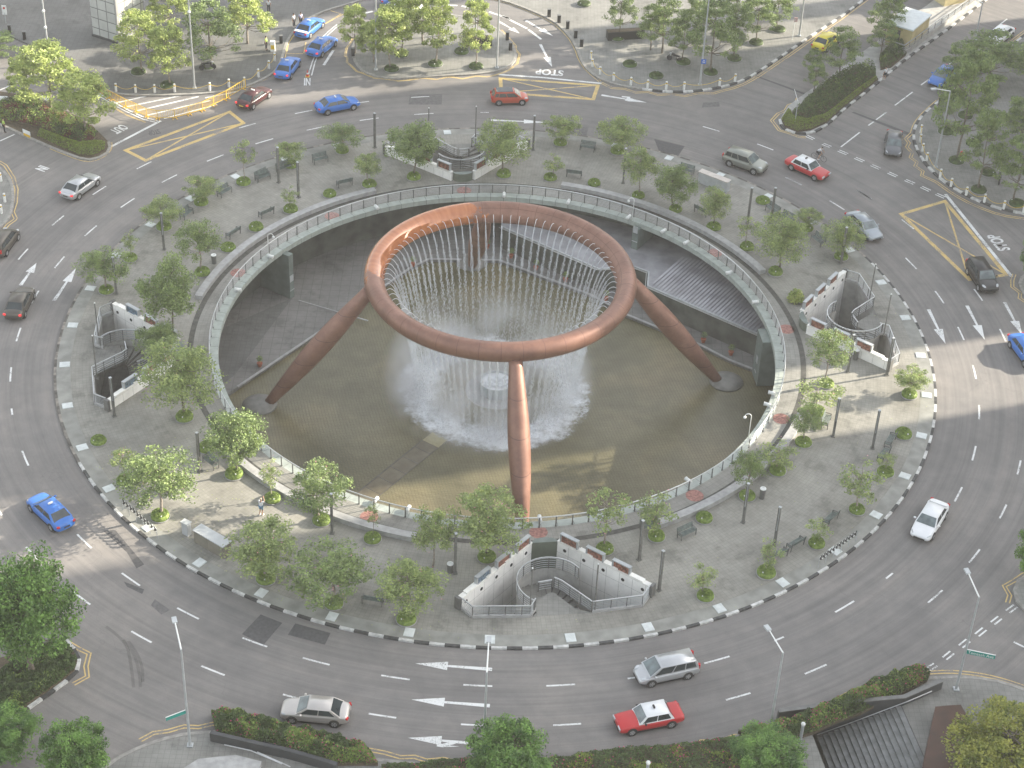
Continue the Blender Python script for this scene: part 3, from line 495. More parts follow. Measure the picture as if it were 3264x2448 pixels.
mb = MB(); mb.wall(circ(27.15, 120), ZP, -.36); struct(mb.build('pool_wall', M['darkwall']))
t = thing('pool_coping', 'pale green grey granite coping ringing the sunken pool', 'coping'); 
mb = MB()
for k in range(120): mb.arcbox(24.28, 25.04, -.34, .165+.001*(k % 3), radians(3*k+.045), radians(3*k+2.955), 2)
mb.build('coping_stones', M['coping'], t); mb = MB(); mb.arcbox(24.34, 25.0, -.36, .14, 0, 2*pi, 120); mb.ring(25.0, 27.2, -.35, 120); mb.build('coping_bed', M['trench'], t)
RT = -2.5; RE = [(-.1, 23.1), (9.3, 16.2), (12.8, 16.8), (14.1, 16.0), (13.9, 13.6), (24.1, 6.1)]
t = thing('raised_terrace', 'wet grey stone terrace above the dark wall at the right of the pool court', 'terrace')
mb = MB(); pts = RE+[pol(27.1, a)[:2] for a in range(13, 92, 4)]; mb.poly(pts, RT); mb.build('terrace_slab', M['roofdeck'], t)
mb = MB(); e0, e1 = Vector((14.1, 13.5)), Vector((23.9, 6.25)); de = (e1-e0).normalized(); dn = Vector((-de.y, de.x))
for k in range(34): q = e0+(e1-e0)*(k/33.0); L_ = 6.6-3.6*abs(k/33.0-.25); mb.bar((*(q+dn*.12), RT+.03), (*(q+dn*L_), RT+.03+.09*L_), .235, .02)
mb.build('deck_slats', mat('pale_slats', (.33, .33, .35), .35, var=.25, scale=.6, detail=7), t)
mb = MB(); mb.wall(RE, -5.0, RT-.15, False); mb.build('terrace_wall', M['darkwall'], t)
mb = MB()
for a, b in zip(RE, RE[1:]): mb.bar((*a, RT-.04), (*b, RT-.04), .16, .2)
mb.build('edge_beam', M['steelg'], t)
mb = MB()
for a, b in zip(RE, RE[1:]): mb.bar((a[0]-.25, a[1]-.35, RT+.12), (b[0]-.25, b[1]-.35, RT+.12), .05, .05)
mb.build('light_strip', M['steel'], t)
def pier(a, r0, lab, wd=.62, zt=-.2, z0=-5.0, r1=27.1):
    t = thing('pier_wall', lab, 'pier', (*pol(r0, a)[:2], z0), radians(a)); mb = MB(); mb.box(((r1-r0)/2, 0, (zt-z0)/2), (r1-r0, wd, zt-z0)); mb.build('pier', M['greenwall'], t)
    mb = MB(); mb.box((-.012, 0, 2.2), (.03, .5, .7)); mb.box((-.02, 0, .9), (.04, .6, .06)); mb.build('fixture', M['steelg'], t)
pier(146.6, 23.5, 'tall grey stone pier wall at the back left of the pool court', .6)
pier(57.3, 23.7, 'grey stone pier wall with metal panels at the back right of the pool court', .66, z0=-2.5)
pier(6.9, 23.5, 'grey stone pier wall at the right end of the dark terrace wall', 2.1)
# submerged walkway from the drum to the near left wall
mb = MB(); sa, sb = Vector((-3.2, -4.7)), Vector((-11.2, -16.4)); d = (sb-sa).normalized(); n = Vector((-d.y, d.x))*.85
mb.add([(*(sa+n), 0), (*(sb+n), 0), (*(sb-n), 0), (*(sa-n), 0)], [(0, 1, 2, 3)])
o = mb.build('stepping_walkway', mat('drowned_slabs', (.125, .108, .072), .25, var=.2, scale=1.2)); o.location.z = ZP+.012; struct(o)
mb = MB()
for k in range(9): q = sa+d*(1.7*k); mb.bar((*(q+n), 0), (*(q-n), 0), .05, .01)
mb.bar((*(sa+n), 0), (*(sb+n), 0), .06, .012); mb.bar((*(sa-n), 0), (*(sb-n), 0), .09, .014); o = mb.build('walkway_joints', M['trench']); o.location.z = ZP+.016; struct(o)
mb = MB(); q = sa+d*2.6; mb.add([(*(q+n), 0), (*(q+d*1.4+n), 0), (*(q+d*1.4-n), 0), (*(q-n), 0)], [(0, 1, 2, 3)]); o = mb.build('pale_slab', mat('ochre_slab', (.27, .24, .13), .4, var=.15, scale=3)); o.location.z = ZP+.024; struct(o)
# bench-height granite walls
ks = []
for nm, a0, a1 in (('front right', -62, -20), ('back right', 27, 78), ('back left', 117.5, 170.5), ('front left', 214, 258)):
    mb = MB(); mb.arcbox(26.93, 27.62, .1, .58, radians(a0), radians(a1), 40); o = mb.build('granite_bench', M['granite']); tag(o, f'long curved granite bench wall on the {nm} of the walkway', 'bench', 'curved granite bench walls')
mb = MB(); P = circ(24.9, 4)
# faded red discs on the walkway
RD = [(16.05, -20.16), (23.95, -9.69), (-3.92, 25.23), (-16.36, 19.48), (-23.97, 9.04), (-9.43, -24.23), (3.69, -25.27), (25.70, 3.51), (20.12, 15.69)]
lab = around(RD)
for p, l in zip(RD, lab):
    mb = MB(); mb.lathe([(.72, 0), (.72, .003)], 24); o = mb.build('painted_disc', M['faded']); o.location = (*p, .16); tag(o, 'faded red disc painted on the walkway, '+l, 'painted disc', 'red discs on the walkway')
# railing
t = thing('pool_railing', 'long steel railing with thin wires circling the pool edge', 'railing')
def ringtube(mb, r, z, rad, n=180, k=6): 
    o = len(mb.v)
    for i in range(n):
        a = 2*pi*i/n
        for j in range(k): b = 2*pi*j/k; mb.v.append(((r+rad*cos(b))*cos(a), (r+rad*cos(b))*sin(a), z+rad*sin(b)))
    for i in range(n):
        for j in range(k): mb.f.append((o+i*k+j, o+((i+1) % n)*k+j, o+((i+1) % n)*k+(j+1) % k, o+i*k+(j+1) % k)); mb.mi.append(0)
mb = MB(); ringtube(mb, 25.0, 1.16, .045); mb.build('top_rail', M['steel'], t)
mb = MB()
for z in (.36, .5, .64, .78, .92, 1.04): ringtube(mb, 25.0, z, .011, 180, 4)
mb.build('wire_rails', M['steelg'], t)
pm = None; rest = MB()
for k in range(120):
    a = -84.4+3*k; x, y, _ = pol(25.0, a)
    if k < 50 or k >= 70:
        if pm is None: mb = MB(); mb.box((0, 0, .66), (.05, .09, 1.0)); mb.box((0, 0, .2), (.14, .14, .03)); pm = mb.build('post', M['steeld'], t); o = pm
        else: o = pm.copy(); C.objects.link(o); o.parent = t
        o.location = (x, y, 0); o.rotation_euler = (0, 0, radians(a))
    else: rest.box((x, y, .66), (.05, .09, 1.0), radians(a))
o = rest.build('more_posts', M['steeld'], t); o['kind'] = 'stuff'

# ------------------------------------------------------------------ the fountain
F = thing('ring_fountain', 'huge bronze coloured ring fountain on four spindle legs standing in the pool', 'fountain', (0, 0, 0))
mb = MB(); n, k = 240, 28; ea, eb, et = 1.0, .82, radians(54)
for i in range(n):
    a = 2*pi*i/n
    for j in range(k):
        b = 2*pi*j/k; u, v = ea*cos(b), eb*sin(b); r = 10.79+u*cos(et)-v*sin(et); z = 6.69+u*sin(et)+v*cos(et); mb.v.append((r*cos(a), r*sin(a), z))
for i in range(n):
    for j in range(k): mb.f.append((i*k+j, i*k+(j+1) % k, ((i+1) % n)*k+(j+1) % k, ((i+1) % n)*k+j)); mb.mi.append(0)
mb.build('ring', M['copper'], F, True, True)
for i, a in enumerate((-82.4, 7.4, 98, -170.5)):
    b, tp = Vector(pol(20.2, a, -5.15)), Vector(pol(11.2, a, 6.15)); mb = MB(); path = []; rad = []
    for j in range(25):
        s = j/24; path.append(b.lerp(tp, s)); rad.append(.42+.42*sin(pi*min(1, s*1.02)**1.05)**1.1 + .15*s)
    mb.tube(path, rad, 28); mb.build('leg', M['copperleg'], F, True)
    mb = MB(); mb.lathe([(1.55, 0), (1.5, .12), (1.2, .33), (.75, .48), (.05, .52)], 32, (*pol(21.0, a)[:2], ZP)); mb.build('foot_cap', mat('foot_concrete', (.17, .165, .15), .5, var=.2, scale=1.5), F, True)
D = thing('water_drum', 'low glass sided drum of churning white water in the middle of the pool', 'drum', (0, 0, ZP))
mb = MB(); mb.lathe([(2.75, -.1), (2.75, .05), (1.6, .05)], 48); mb.build('plinth', M['granite'], D)
mb = MB(); mb.lathe([(1.42, .02), (1.42, .95), (1.1, 1.03), (.8, .72), (.1, .62)], 48); mb.build('white_water', m_foam('drum_foam', .36, .6, 2.5), D, True)
mb = MB(); mb.lathe([(1.50, .02), (1.50, 1.15), (1.47, 1.15), (1.47, .02)], 48); mb.build('glass_wall', M['glassw'], D)
mb = MB()
for k in range(18): x, y, _ = pol(1.505, 20*k); mb.box((x, y, .58), (.03, .05, 1.12), radians(20*k))
mb.build('mullions', M['steeld'], D)
mb = MB(); ringtube(mb, 1.49, 1.16, .03, 48); mb.build('rim', M['steel'], D)
for k in range(0): pass
def leafquad0(mb, c, s, rnd):
    n = Vector((rnd.gauss(0, 1), rnd.gauss(0, 1), rnd.gauss(0, 1))).normalized(); a = n.orthogonal().normalized(); b = n.cross(a); o = len(mb.v)
    mb.v += [tuple(c+a*s), tuple(c+b*s), tuple(c-a*s), tuple(c-b*s)]; mb.f.append((o, o+1, o+2, o+3)); mb.mi.append(0)
# jets
R2 = random.Random(3); proto = []
for v in range(5):
    mb = MB(); r0, z0 = 9.98, 6.9; vr, vz = 1.75+R2.uniform(-.1, .1), 1.5+R2.uniform(-.15, .15)
    P = [];
    for i in range(15): tt = .042*i; P.append((r0-vr*tt, 0, z0+vz*tt-4.9*tt*tt))
    mb.tube(P, [.024-.0006*i for i in range(15)], 5); mb.cur = 1
    tt = .5
    while True:
        x = r0-vr*tt; z = z0+vz*tt-4.9*tt*tt
        if z < ZP+.05: break
        sp = .02+.085*(tt-.5); 
        for q in range(3 if tt < .9 else 4):
            c = Vector((x+R2.gauss(0, sp), R2.gauss(0, sp), z+R2.gauss(0, .06))); s = R2.uniform(.010, .024); L = s*R2.uniform(3, 11)
            V = [c+Vector((s, 0, 0)), c+Vector((-s*.5, s*.87, 0)), c+Vector((-s*.5, -s*.87, 0)), c+Vector((0, 0, L)), c-Vector((0, 0, L))]
            mb.add(V, [(0, 1, 3), (1, 2, 3), (2, 0, 3), (1, 0, 4), (2, 1, 4), (0, 2, 4)])
        tt += .0068
    o = mb.build('water_jet', [M['jet'], M['drop']]); proto.append(o)
NJ = 78
for k in range(NJ):
    if k < 5: o = proto[k]
    else: o = proto[R2.randrange(5)].copy(); C.objects.link(o)
    o.rotation_euler = (0, 0, radians(-85+360/NJ*k)); tag(o, 'thin arc of water falling from the inner edge of the bronze ring', 'water jet', 'water jets of the ring')
mb = MB(); mb.ring(3.2, 10.2, 0, 120); o = mb.build('foam', m_foam('foam_ring', .36, .60, 1.3, 4.8, 9.0)); o.location.z = ZP+.03; o['kind'] = 'stuff'
mb = MB(); 
for q in range(4200):
    a = R2.uniform(0, 2*pi); r = R2.gauss(6.9, .42); leafquad0(mb, Vector((r*cos(a), r*sin(a), abs(R2.gauss(0, .22)))), R2.uniform(.03, .085), R2)
o = mb.build('splashes', M['drop']); o.location.z = ZP; o['kind'] = 'stuff'
# spray hanging inside the ring of jets
def vol(name, dens, col, thr, scale):
    m = bpy.data.materials.new(name); m.use_nodes = True; t = m.node_tree; t.nodes.clear(); o = t.nodes.new('ShaderNodeOutputMaterial'); v = t.nodes.new('ShaderNodeVolumePrincipled'); v.inputs['Color'].default_value = (*col, 1); v.inputs['Anisotropy'].default_value = .1
    ge = t.nodes.new('ShaderNodeNewGeometry'); no = t.nodes.new('ShaderNodeTexNoise'); no.inputs['Scale'].default_value = scale; no.inputs['Detail'].default_value = 3; t.links.new(ge.outputs['Position'], no.inputs['Vector'])
    def mth(op, a, b=None):
        n = t.nodes.new('ShaderNodeMath'); n.operation = op
        for i, q in enumerate((a, b)):
            if q is None: continue
            if isinstance(q, (int, float)): n.inputs[i].default_value = q
            else: t.links.new(q, n.inputs[i])
        return n.outputs[0]
    sx = t.nodes.new('ShaderNodeSeparateXYZ'); t.links.new(ge.outputs['Position'], sx.inputs[0]); xo = mth('ADD', sx.outputs[0], .7); yo = mth('ADD', sx.outputs[1], .5); rr = mth('SQRT', mth('ADD', mth('MULTIPLY', xo, xo), mth('MULTIPLY', yo, yo)))
    q = mth('DIVIDE', mth('SUBTRACT', rr, 6.5), 3.3); fr = mth('POWER', mth('MAXIMUM', mth('SUBTRACT', 1.0, mth('MULTIPLY', q, q)), 0.0), 2.0); inner = mth('MULTIPLY', mth('LESS_THAN', rr, 6.5), .42); fr = mth('MAXIMUM', fr, inner)
    hh = mth('MAXIMUM', mth('SUBTRACT', 1.0, mth('DIVIDE', mth('ADD', sx.outputs[2], 5.35), 7.5)), 0.0); sh = mth('MULTIPLY', fr, mth('POWER', hh, 1.6))
    mr = t.nodes.new('ShaderNodeMapRange'); mr.inputs['From Min'].default_value = thr; mr.inputs['From Max'].default_value = thr+.22; mr.inputs['To Min'].default_value = dens*.04; mr.inputs['To Max'].default_value = dens; t.links.new(no.outputs['Fac'], mr.inputs['Value']); t.links.new(mth('MULTIPLY', mr.outputs[0], sh), v.inputs['Density']); t.links.new(v.outputs[0], o.inputs['Volume']); return m
mb = MB(); mb.lathe([(10.7, .1), (10.4, 3.0), (8.6, 6.0), (6.4, 7.3), (1.5, 7.5)], 40); o = mb.build('spray_mist', vol('spray_mist', .72, (.95, .96, .98), .40, .26)); o.location.z = ZP; o['kind'] = 'stuff'

# ------------------------------------------------------------------ office towers beyond the right edge of the view, whose shadows fall across the place
sv = Vector((cos(SUN_AZ), sin(SUN_AZ))); so_ = Vector((-sin(SUN_AZ), cos(SUN_AZ)))
for lab, o0, o1, dist in (('broad grey office tower south east of the roundabout', -95, -20.1, 150), ('grey office tower due east of the roundabout', -10.6, 46.9, 150), ('slim unseen tower that casts the narrow shadow stripe beside the east tower', 52.4, 56.2, 150), ('grey office tower north east of the roundabout', 66, 130, 170)):  # the slim one is added to cast the narrow shadow stripe
    c = sv*dist+so_*(o0+o1)/2; t = thing('office_tower', lab, 'tower', (c.x, c.y, 0), SUN_AZ, 'office towers to the east')
    mb = MB(); mb.box((0, 0, 47), (18, o1-o0, 94)); mb.build('walls', M['tower'], t)
    mb = MB()
    for k in range(22): mb.box((-9.05, 0, 6+4*k), (.12, o1-o0-1.6, 1.9))
    mb.build('window_bands', M['glass'], t)

# ------------------------------------------------------------------ the four stairwells
def rail(mb, pts, h=1.1, z=.15, n=5, step=1.25, base=.18, r=.016, posts=True):
    P = [Vector((*p[:2], p[2] if len(p) > 2 else z)) for p in pts]
    for a, b in zip(P, P[1:]):
        mb.cur = 0; mb.bar(a+Vector((0, 0, h)), b+Vector((0, 0, h)), .07, .07); mb.cur = 1
        for k in range(n): zz = base+(h-.1-base)*k/(n-1); mb.bar(a+Vector((0, 0, zz)), b+Vector((0, 0, zz)), .022, .035)
    if posts:
        mb.cur = 2; L = 0; nxt = 0
        for a, b in zip(P, P[1:]):
            d = (b-a).length; L0 = L; L += d
            while nxt <= L: q = a.lerp(b, (nxt-L0)/d); mb.bar(q, q+Vector((0, 0, h-.03)), .06, .06); nxt += step
        q = P[-1]; mb.bar(q, q+Vector((0, 0, h-.03)), .06, .06)
def stairwell(name, a, lab, blue):
    T = thing('stairwell', lab, 'stairwell', pol(31, a), radians(a), 'stairwells down from the plaza')
    L = lambda r, t, z=0: (r-31, t, z)
    ed = [(p[0]-31, p[1]) for p in HOLE]
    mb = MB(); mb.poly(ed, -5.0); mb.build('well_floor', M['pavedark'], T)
    mb = MB(); mb.wall(ed[2:]+[], -5.0, .15, False); mb.build('well_lining', M['concrete'], T)
    for s in (-1, 1):
        p0, p1 = Vector((27.7-31, .98*s)), Vector((33.4-31, 7.05*s)); d = (p1-p0).normalized(); n = Vector((-d.y, d.x))*s; Ln = (p1-p0).length
        mb = MB(); q = [p0, p1, p1+n*.3, p0+n*.3]; mb.prism(q, -5.0, 1.0); W = mb.build('side_wall', M['panel'], T, fix=True)
        mb = MB(); mb.prism([p0-n*.05, p1-n*.05, p1+n*.36, p0+n*.36], 1.0, 1.12)
        for k in range(3):
            c = p0+d*(1.0+2.25*k+1.55)+n*.15; e = d*.62; mb.prism([c-e-n*.2, c+e-n*.2, c+e+n*.2, c-e+n*.2], 1.12, 1.25)
        mb.build('wall_cap', M['cap'], W, fix=True)
        mb = MB(); rz = atan2(d.y, d.x)
        for k in range(5):
            c = p0+d*(.7+1.75*k)-n*.004; Mx = Matrix.Rotation(rz, 4, 'Z')
            m2 = MB(); m2.lathe([(.15, 0), (.15, .02)], 14)
            for v in m2.v: w_ = Mx @ Vector((v[0], -v[2]*s, v[1]+.45)); mb.v.append((w_.x+c.x, w_.y+c.y, w_.z))
            o = len(mb.v)-len(m2.v); mb.f += [tuple(i+o for i in f) for f in m2.f]; mb.mi += [0]*len(m2.f)
        mb.build('portholes', M['black'], W)
        mb = MB(); mb.box((*(p1+d*.12+n*.15), .6), (.24, .5, 1.35), rz); mb.build('end_post', M['steeld'], T)
        for k in range(3):
            c = p0+d*(1.0+2.35*k)+n*.12; mb = MB()
            mb.box((*(c-d*.74), 1.45), (.12, .28, .9), rz); mb.box((*(c+d*.74), 1.45), (.12, .28, .9), rz); mb.box((*c, 1.86), (1.6, .32, .09), rz)
            B = mb.build('signboard', M['steelg'], T); mb = MB(); mb.box((*c, 1.44), (1.36, .12, .62), rz); mb.build('poster', M['posterb'] if (blue(s, k)) else M['posterr'], B)
    mb = MB(); N_ = 8; pts = [(27.72-31, .98)]+[(27.72-31-.55*sin(pi*i/N_), .98*cos(pi*i/N_)) for i in range(1, N_)]+[(27.72-31, -.98)]
    mb.prism(pts, -5.0, 1.02); mb.build('slate_curtain', M['curtain'], T, fix=True); mb = MB(); mb.poly([(p[0]*1.0-.02, p[1]*1.04) for p in pts], 1.03); mb.build('slate_top', M['greenwall'], T)
    pv = Vector((32.2-31, -.2)); R = 2.5; dr = lambda g_: Vector((cos(radians(g_)), sin(radians(g_))))
    mb = MB(); mb.prism([(3.74, 2.45), (3.74, -1.9), *[tuple(pv+dr(g_)*R) for g_ in (-32, -48)], tuple(pv+dr(-50)*.2), tuple(pv+dr(60)*.25), tuple(pv+dr(38)*R)][::-1], -.05, .153); mb.build('landing', M['pave'], T, fix=True)
    mb = MB(); mb2 = MB()
    for k in range(16):
        g0, g1 = -48-14.5*k, -48-14.5*(k+1); z = .15-.17*(k+1)
        q = [tuple(pv+dr(g0)*.22), tuple(pv+dr(g0)*R), tuple(pv+dr((g0+g1)/2)*R), tuple(pv+dr(g1)*R), tuple(pv+dr(g1)*.22)]; mb.prism(q, z-.2, z)
        mb2.bar((*(pv+dr(g0-.8)*.24), z+.005), (*(pv+dr(g0-.8)*(R-.02)), z+.005), .09, .02)
    mb.build('steps', M['pave'], T, fix=True); mb2.build('step_edges', M['nosing'], T)
    mb = MB(); P = [tuple(pv+dr(-36-9*k)*(R+.04)) for k in range(24)]; rail(mb, P, 1.1, .15, 5, 1.1); mb.build('curved_railing', [M['steel'], M['steelg'], M['steeld']], T)
    mb = MB(); P = [tuple(pv+dr(-40-9*k)*(R+.03)) for k in range(24)]
    mb.wall(P, -2.6, .2, False); mb.build('stair_skirt', M['concrete'], T)
    mb = MB(); rail(mb, [(3.7, 2.45), (1.3, .6), (.9, .1)], 1.1, .15, 5, 1.1); mb.build('inner_railing', [M['steel'], M['steelg'], M['steeld']], T)
    mb = MB(); rail(mb, [(1.0, -.1), (1.15, -1.15)], .95, .15, 4, 1.0); mb.build('gate', [M['steel'], M['steelg'], M['steeld']], T)
    for s, pts in ((-1, [(2.45, -7.0), (3.42, -6.3), (3.74, -2.05), (3.0, -1.62)]), (1, [(2.45, 7.0), (3.42, 6.3), (3.74, 2.5)])):
        mb = MB(); rail(mb, pts, 1.1, .15, 6, 1.2, .28); mb.build('street_railing', [M['steel'], M['steelg'], M['steeld']], T)
        mb = MB()
        for p, q in zip(pts, pts[1:]): mb.bar((*p, .22), (*q, .22), .2, .26)
        mb.build('railing_kerb', M['granite'], T)
    return T
stairwell('s', -81.4, 'white walled V shaped stairwell in front of the pool, nearest the viewer', lambda s, k: s < 0 and k == 2)
stairwell('s', 8.6, 'white walled stairwell on the right side of the plaza, partly in sun', lambda s, k: False)
stairwell('s', 98.6, 'stairwell at the back of the plaza, seen from its outside between two bushy trees', lambda s, k: False)
stairwell('s', 188.6, 'stairwell on the left side of the plaza, half hidden behind dense trees', lambda s, k: k == 2)

# ------------------------------------------------------------------ things repeated round the plaza
mb = MB(); mb.box((0, 0, .02), (.86, .74, .05)); mb.box((0, 0, .05), (.78, .66, .012)); sp = mb.build('cover_slab', M['slab']); tag(sp, '', 'slab')
SP = [pol(37.2, .4+9*k)[:2] for k in range(40) if k not in (9,)]+[(.42, 37.6)]
for p, l, i in zip(SP, around(SP), range(99)):
    o = sp if i == 0 else sp.copy(); 
    if i: C.objects.link(o)
    o.location = (*p, .155); o.rotation_euler = (0, 0, atan2(p[1], p[0])); tag(o, 'pale square cover slab by the kerb, '+l, 'slab', 'pale cover slabs round the plaza rim')
def leafquad(mb, c, s, rnd, flat=.35):
    n = Vector((rnd.gauss(0, 1), rnd.gauss(0, 1), abs(rnd.gauss(0, 1))+flat)).normalized(); a = n.orthogonal().normalized(); a = Matrix.Rotation(rnd.uniform(0, 6.28), 3, n) @ a; b = n.cross(a)
    o = len(mb.v); mb.v += [tuple(c+a*s), tuple(c+b*s*.62), tuple(c-a*s), tuple(c-b*s*.62)]; mb.f.append((o, o+1, o+2, o+3)); mb.mi.append(mb.cur)
# clipped round bushes in low rings
def bush_proto(seed, m):
    rnd = random.Random(seed); T = thing('round_bush', '', 'bush'); mb = MB()
    mb.lathe([(.99, 0), (1.03, .09), (.97, .10), (.9, .02)], 28); mb.build('planter_ring', M['granite'], T)
    mb = MB(); prof = [(.92, .04), (.95, .2), (.86, .36), (.6, .47), (.3, .51), (.03, .52)]; mb.lathe(prof, 26)
    mb.v = [tuple(Vector(v)*(1+.05*noise.noise(Vector(v)*4+Vector((seed, 0, 0))))) for v in mb.v]
    for i in range(1500):
        a, q = rnd.uniform(0, 6.28), rnd.random()**.5; r = .95*q; z = .52*sqrt(max(0, 1-q**2.6))+rnd.uniform(-.02, .05)+.05; leafquad(mb, Vector((r*cos(a), r*sin(a), z)), rnd.uniform(.035, .06), rnd)
    mb.build('foliage', m, T)
    mb = MB(); mb.box((.3, -.6, .46), (.11, .11, .09)); mb.build('uplight', M['lampw'], T); return Kind(T)
BK = [bush_proto(1, M['bush']), bush_proto(2, M['bush'])]
BUSH = [(-25.55, 24.92), (-29.10, 20.85), (-21.27, 28.61), (-16.48, 31.91), (-16.95, 23.33), (-20.41, 20.23), (-13.25, 25.51), (-8.98, 27.25), (-0.08, 28.47), (5.58, 35.34), (11.39, 34.04), (4.56, 28.19), (8.91, 27.43), (13.24, 25.43), (16.78, 23.08), (20.32, 20.15), (23.23, 16.71), (25.51, 25.36), (25.55, 12.60), (29.32, 20.58), (32.05, 15.73),
        (28.31, -4.63), (35.27, -5.69), (27.06, -8.67), (25.44, -12.89), (33.92, -11.30), (22.94, -16.74), (31.72, -16.37), (20.21, -20.06), (28.79, -21.21), (25.12, -25.46), (20.92, -29.01), (16.61, -22.97), (12.78, -25.35), (8.76, -27.04), (16.13, -31.84), (-0.20, -28.46), (-5.85, -35.51), (-11.25, -34.14), (-16.50, -31.80), (-8.97, -26.87), (-13.04, -25.00), (-17.09, -22.63), (-20.46, -19.83),
        (-25.43, -25.22), (-28.85, -21.17), (-31.86, -16.33), (-23.06, -16.69), (-25.48, -12.78), (-35.28, 5.24), (-34.10, 10.63), (-31.91, 16.19), (-27.18, 8.70), (-23.29, 16.73), (-25.42, 13.01)]
NOTREE = {4, 12, 17, 25, 32, 46, 47, 53, 54}
for i, (p, l) in enumerate(zip(BUSH, around(BUSH))):
    BK[i % 2].put((*p, .15), RND.uniform(-1.2, .2), ('bare round bush, ' if i in NOTREE else 'round bush at a tree, ')+l, 'round bushes of the plaza', (RND.uniform(.68, .78),)*2+(RND.uniform(.85, 1.1),))
# trees
def tree_proto(name, seed, H, R, trunk, nclump, nleaf, ls, lm, bark, tiers=0, squash=.75, crownbase=.35, clr=.42, dens=1.0, fl=None):
    """trunk with limbs that end inside leaf clumps; returns a Kind"""
    rnd = random.Random(seed); T = thing(name, '', 'tree'); tb = MB(); zc = H*(crownbase+1)/2; top = Vector((rnd.uniform(-.1, .1)*R, rnd.uniform(-.1, .1)*R, H*.86))
    path = [Vector((0, 0, -.05))]; fork = H*crownbase
    for i in range(1, 7): s = i/6; path.append(Vector((top.x*s+rnd.uniform(-.03, .03)*R, top.y*s+rnd.uniform(-.03, .03)*R, top.z*s)))
    tb.tube(path, [trunk*(1.25 if i == 0 else 1-.8*i/6) for i in range(7)], 7)
    cl = []
    for k in range(nclump):
        if tiers: t_ = k % tiers; z = H*(crownbase+.1+(.88-crownbase)*t_/(tiers-1)); a = 2.4*k+rnd.uniform(-.3, .3); r = R*(1-.45*t_/(tiers-1))*sqrt(rnd.uniform(.08, 1))*.92
        else:
            q = rnd.random()**.42; u = rnd.uniform(-1, 1); a = 2.39996*k+rnd.uniform(-.5, .5); r = R*q*sqrt(1-u*u)*.88; z = zc+q*u*H*(1-crownbase)/2*.86
        cl.append(Vector((r*cos(a), r*sin(a), z)))
    for c in cl[::1 if nclump < 40 else 2]:
        zb = max(H*.18, min(c.z-.35*hypot(c.x, c.y), top.z*.92)); s = zb/top.z; b = Vector((top.x*s, top.y*s, zb)); m = b.lerp(c, .5)+Vector((rnd.uniform(-.1, .1)*R, rnd.uniform(-.1, .1)*R, -.06*R)); tb.tube([b, m, c], [trunk*.34, trunk*.22, trunk*.07], 5, False)
    tb.build('trunk', bark, T, True)
    mb = MB()
    for c in cl:
        rc = R*clr*rnd.uniform(.6, 1.2); n = int(nleaf*rnd.uniform(.5, 1.4)*dens)
        for j in range(n):
            v = Vector((rnd.gauss(0, 1), rnd.gauss(0, 1), rnd.gauss(0, 1))).normalized()*rc*rnd.random()**.4; v.z *= squash; leafquad(mb, c+v, ls*rnd.uniform(.65, 1.25), rnd, .5)
    mb.build('crown', lm, T)
    if fl:
        mb = MB()
        for j in range(fl[1]): c = rnd.choice(cl); v = Vector((rnd.gauss(0, 1), rnd.gauss(0, 1), rnd.gauss(0, 1)+.5)).normalized()*R*clr; leafquad(mb, c+v, ls*.8, rnd)
        mb.build('blossom', fl[0], T)
    return Kind(T)
TK = dict(
 s=[tree_proto('young_tree', 11+i, 3.4, 1.2, .05, 20, 62, .062, M['leafA'], M['barkl'], clr=.30, crownbase=.34, fl=(M['flowerpale'], 10)) for i in range(3)],
 m=[tree_proto('plaza_tree', 21+i, 4.2, 1.75, .07, 52, 125, .06, (M['leafB'], M['leafA'], M['leafA'])[i], M['barkl'], clr=.27, crownbase=.27, fl=(M['flowerpale'], 22)) for i in range(3)],
 g=[tree_proto('plaza_tree', 31, 4.4, 1.9, .07, 66, 150, .064, M['leafB'], M['bark'], clr=.30, crownbase=.25), tree_proto('plaza_tree', 32, 4.4, 1.9, .07, 60, 150, .064, M['leafA'], M['bark'], clr=.31, crownbase=.22, fl=(M['flowerpale'], 26))],
 u=[tree_proto('pavement_tree', 41+i, 5.6, 2.7, .11, 52, 130, .098, (M['leafB'], M['leafB'])[i], M['bark'], tiers=4, squash=.45, crownbase=.34, clr=.27) for i in range(2)],
 l=[tree_proto('pavement_tree', 51+i, 5.4, 2.6, .10, 56, 125, .105, M['leafC'], M['barkl'], tiers=4, squash=.5, crownbase=.34, clr=.25) for i in range(2)],
 B=[tree_proto('street_tree', 61, 7.0, 3.4, .18, 150, 170, .095, M['leafD'], M['bark'], clr=.23, crownbase=.2, squash=.8), tree_proto('street_tree', 62, 6.5, 3.2, .16, 150, 170, .095, M['leafD'], M['bark'], clr=.23, crownbase=.15, squash=.8)],
 e=[tree_proto('street_tree', 71, 6.5, 3.2, .16, 140, 160, .09, M['leafE'], M['bark'], clr=.23, crownbase=.2, squash=.8)])
NOM = dict(s=(1.2, 2.38), m=(1.75, 2.79), g=(1.9, 2.72), u=(2.7, 3.9), l=(2.6, 3.6), B=(3.4, 4.2), e=(3.2, 3.9))
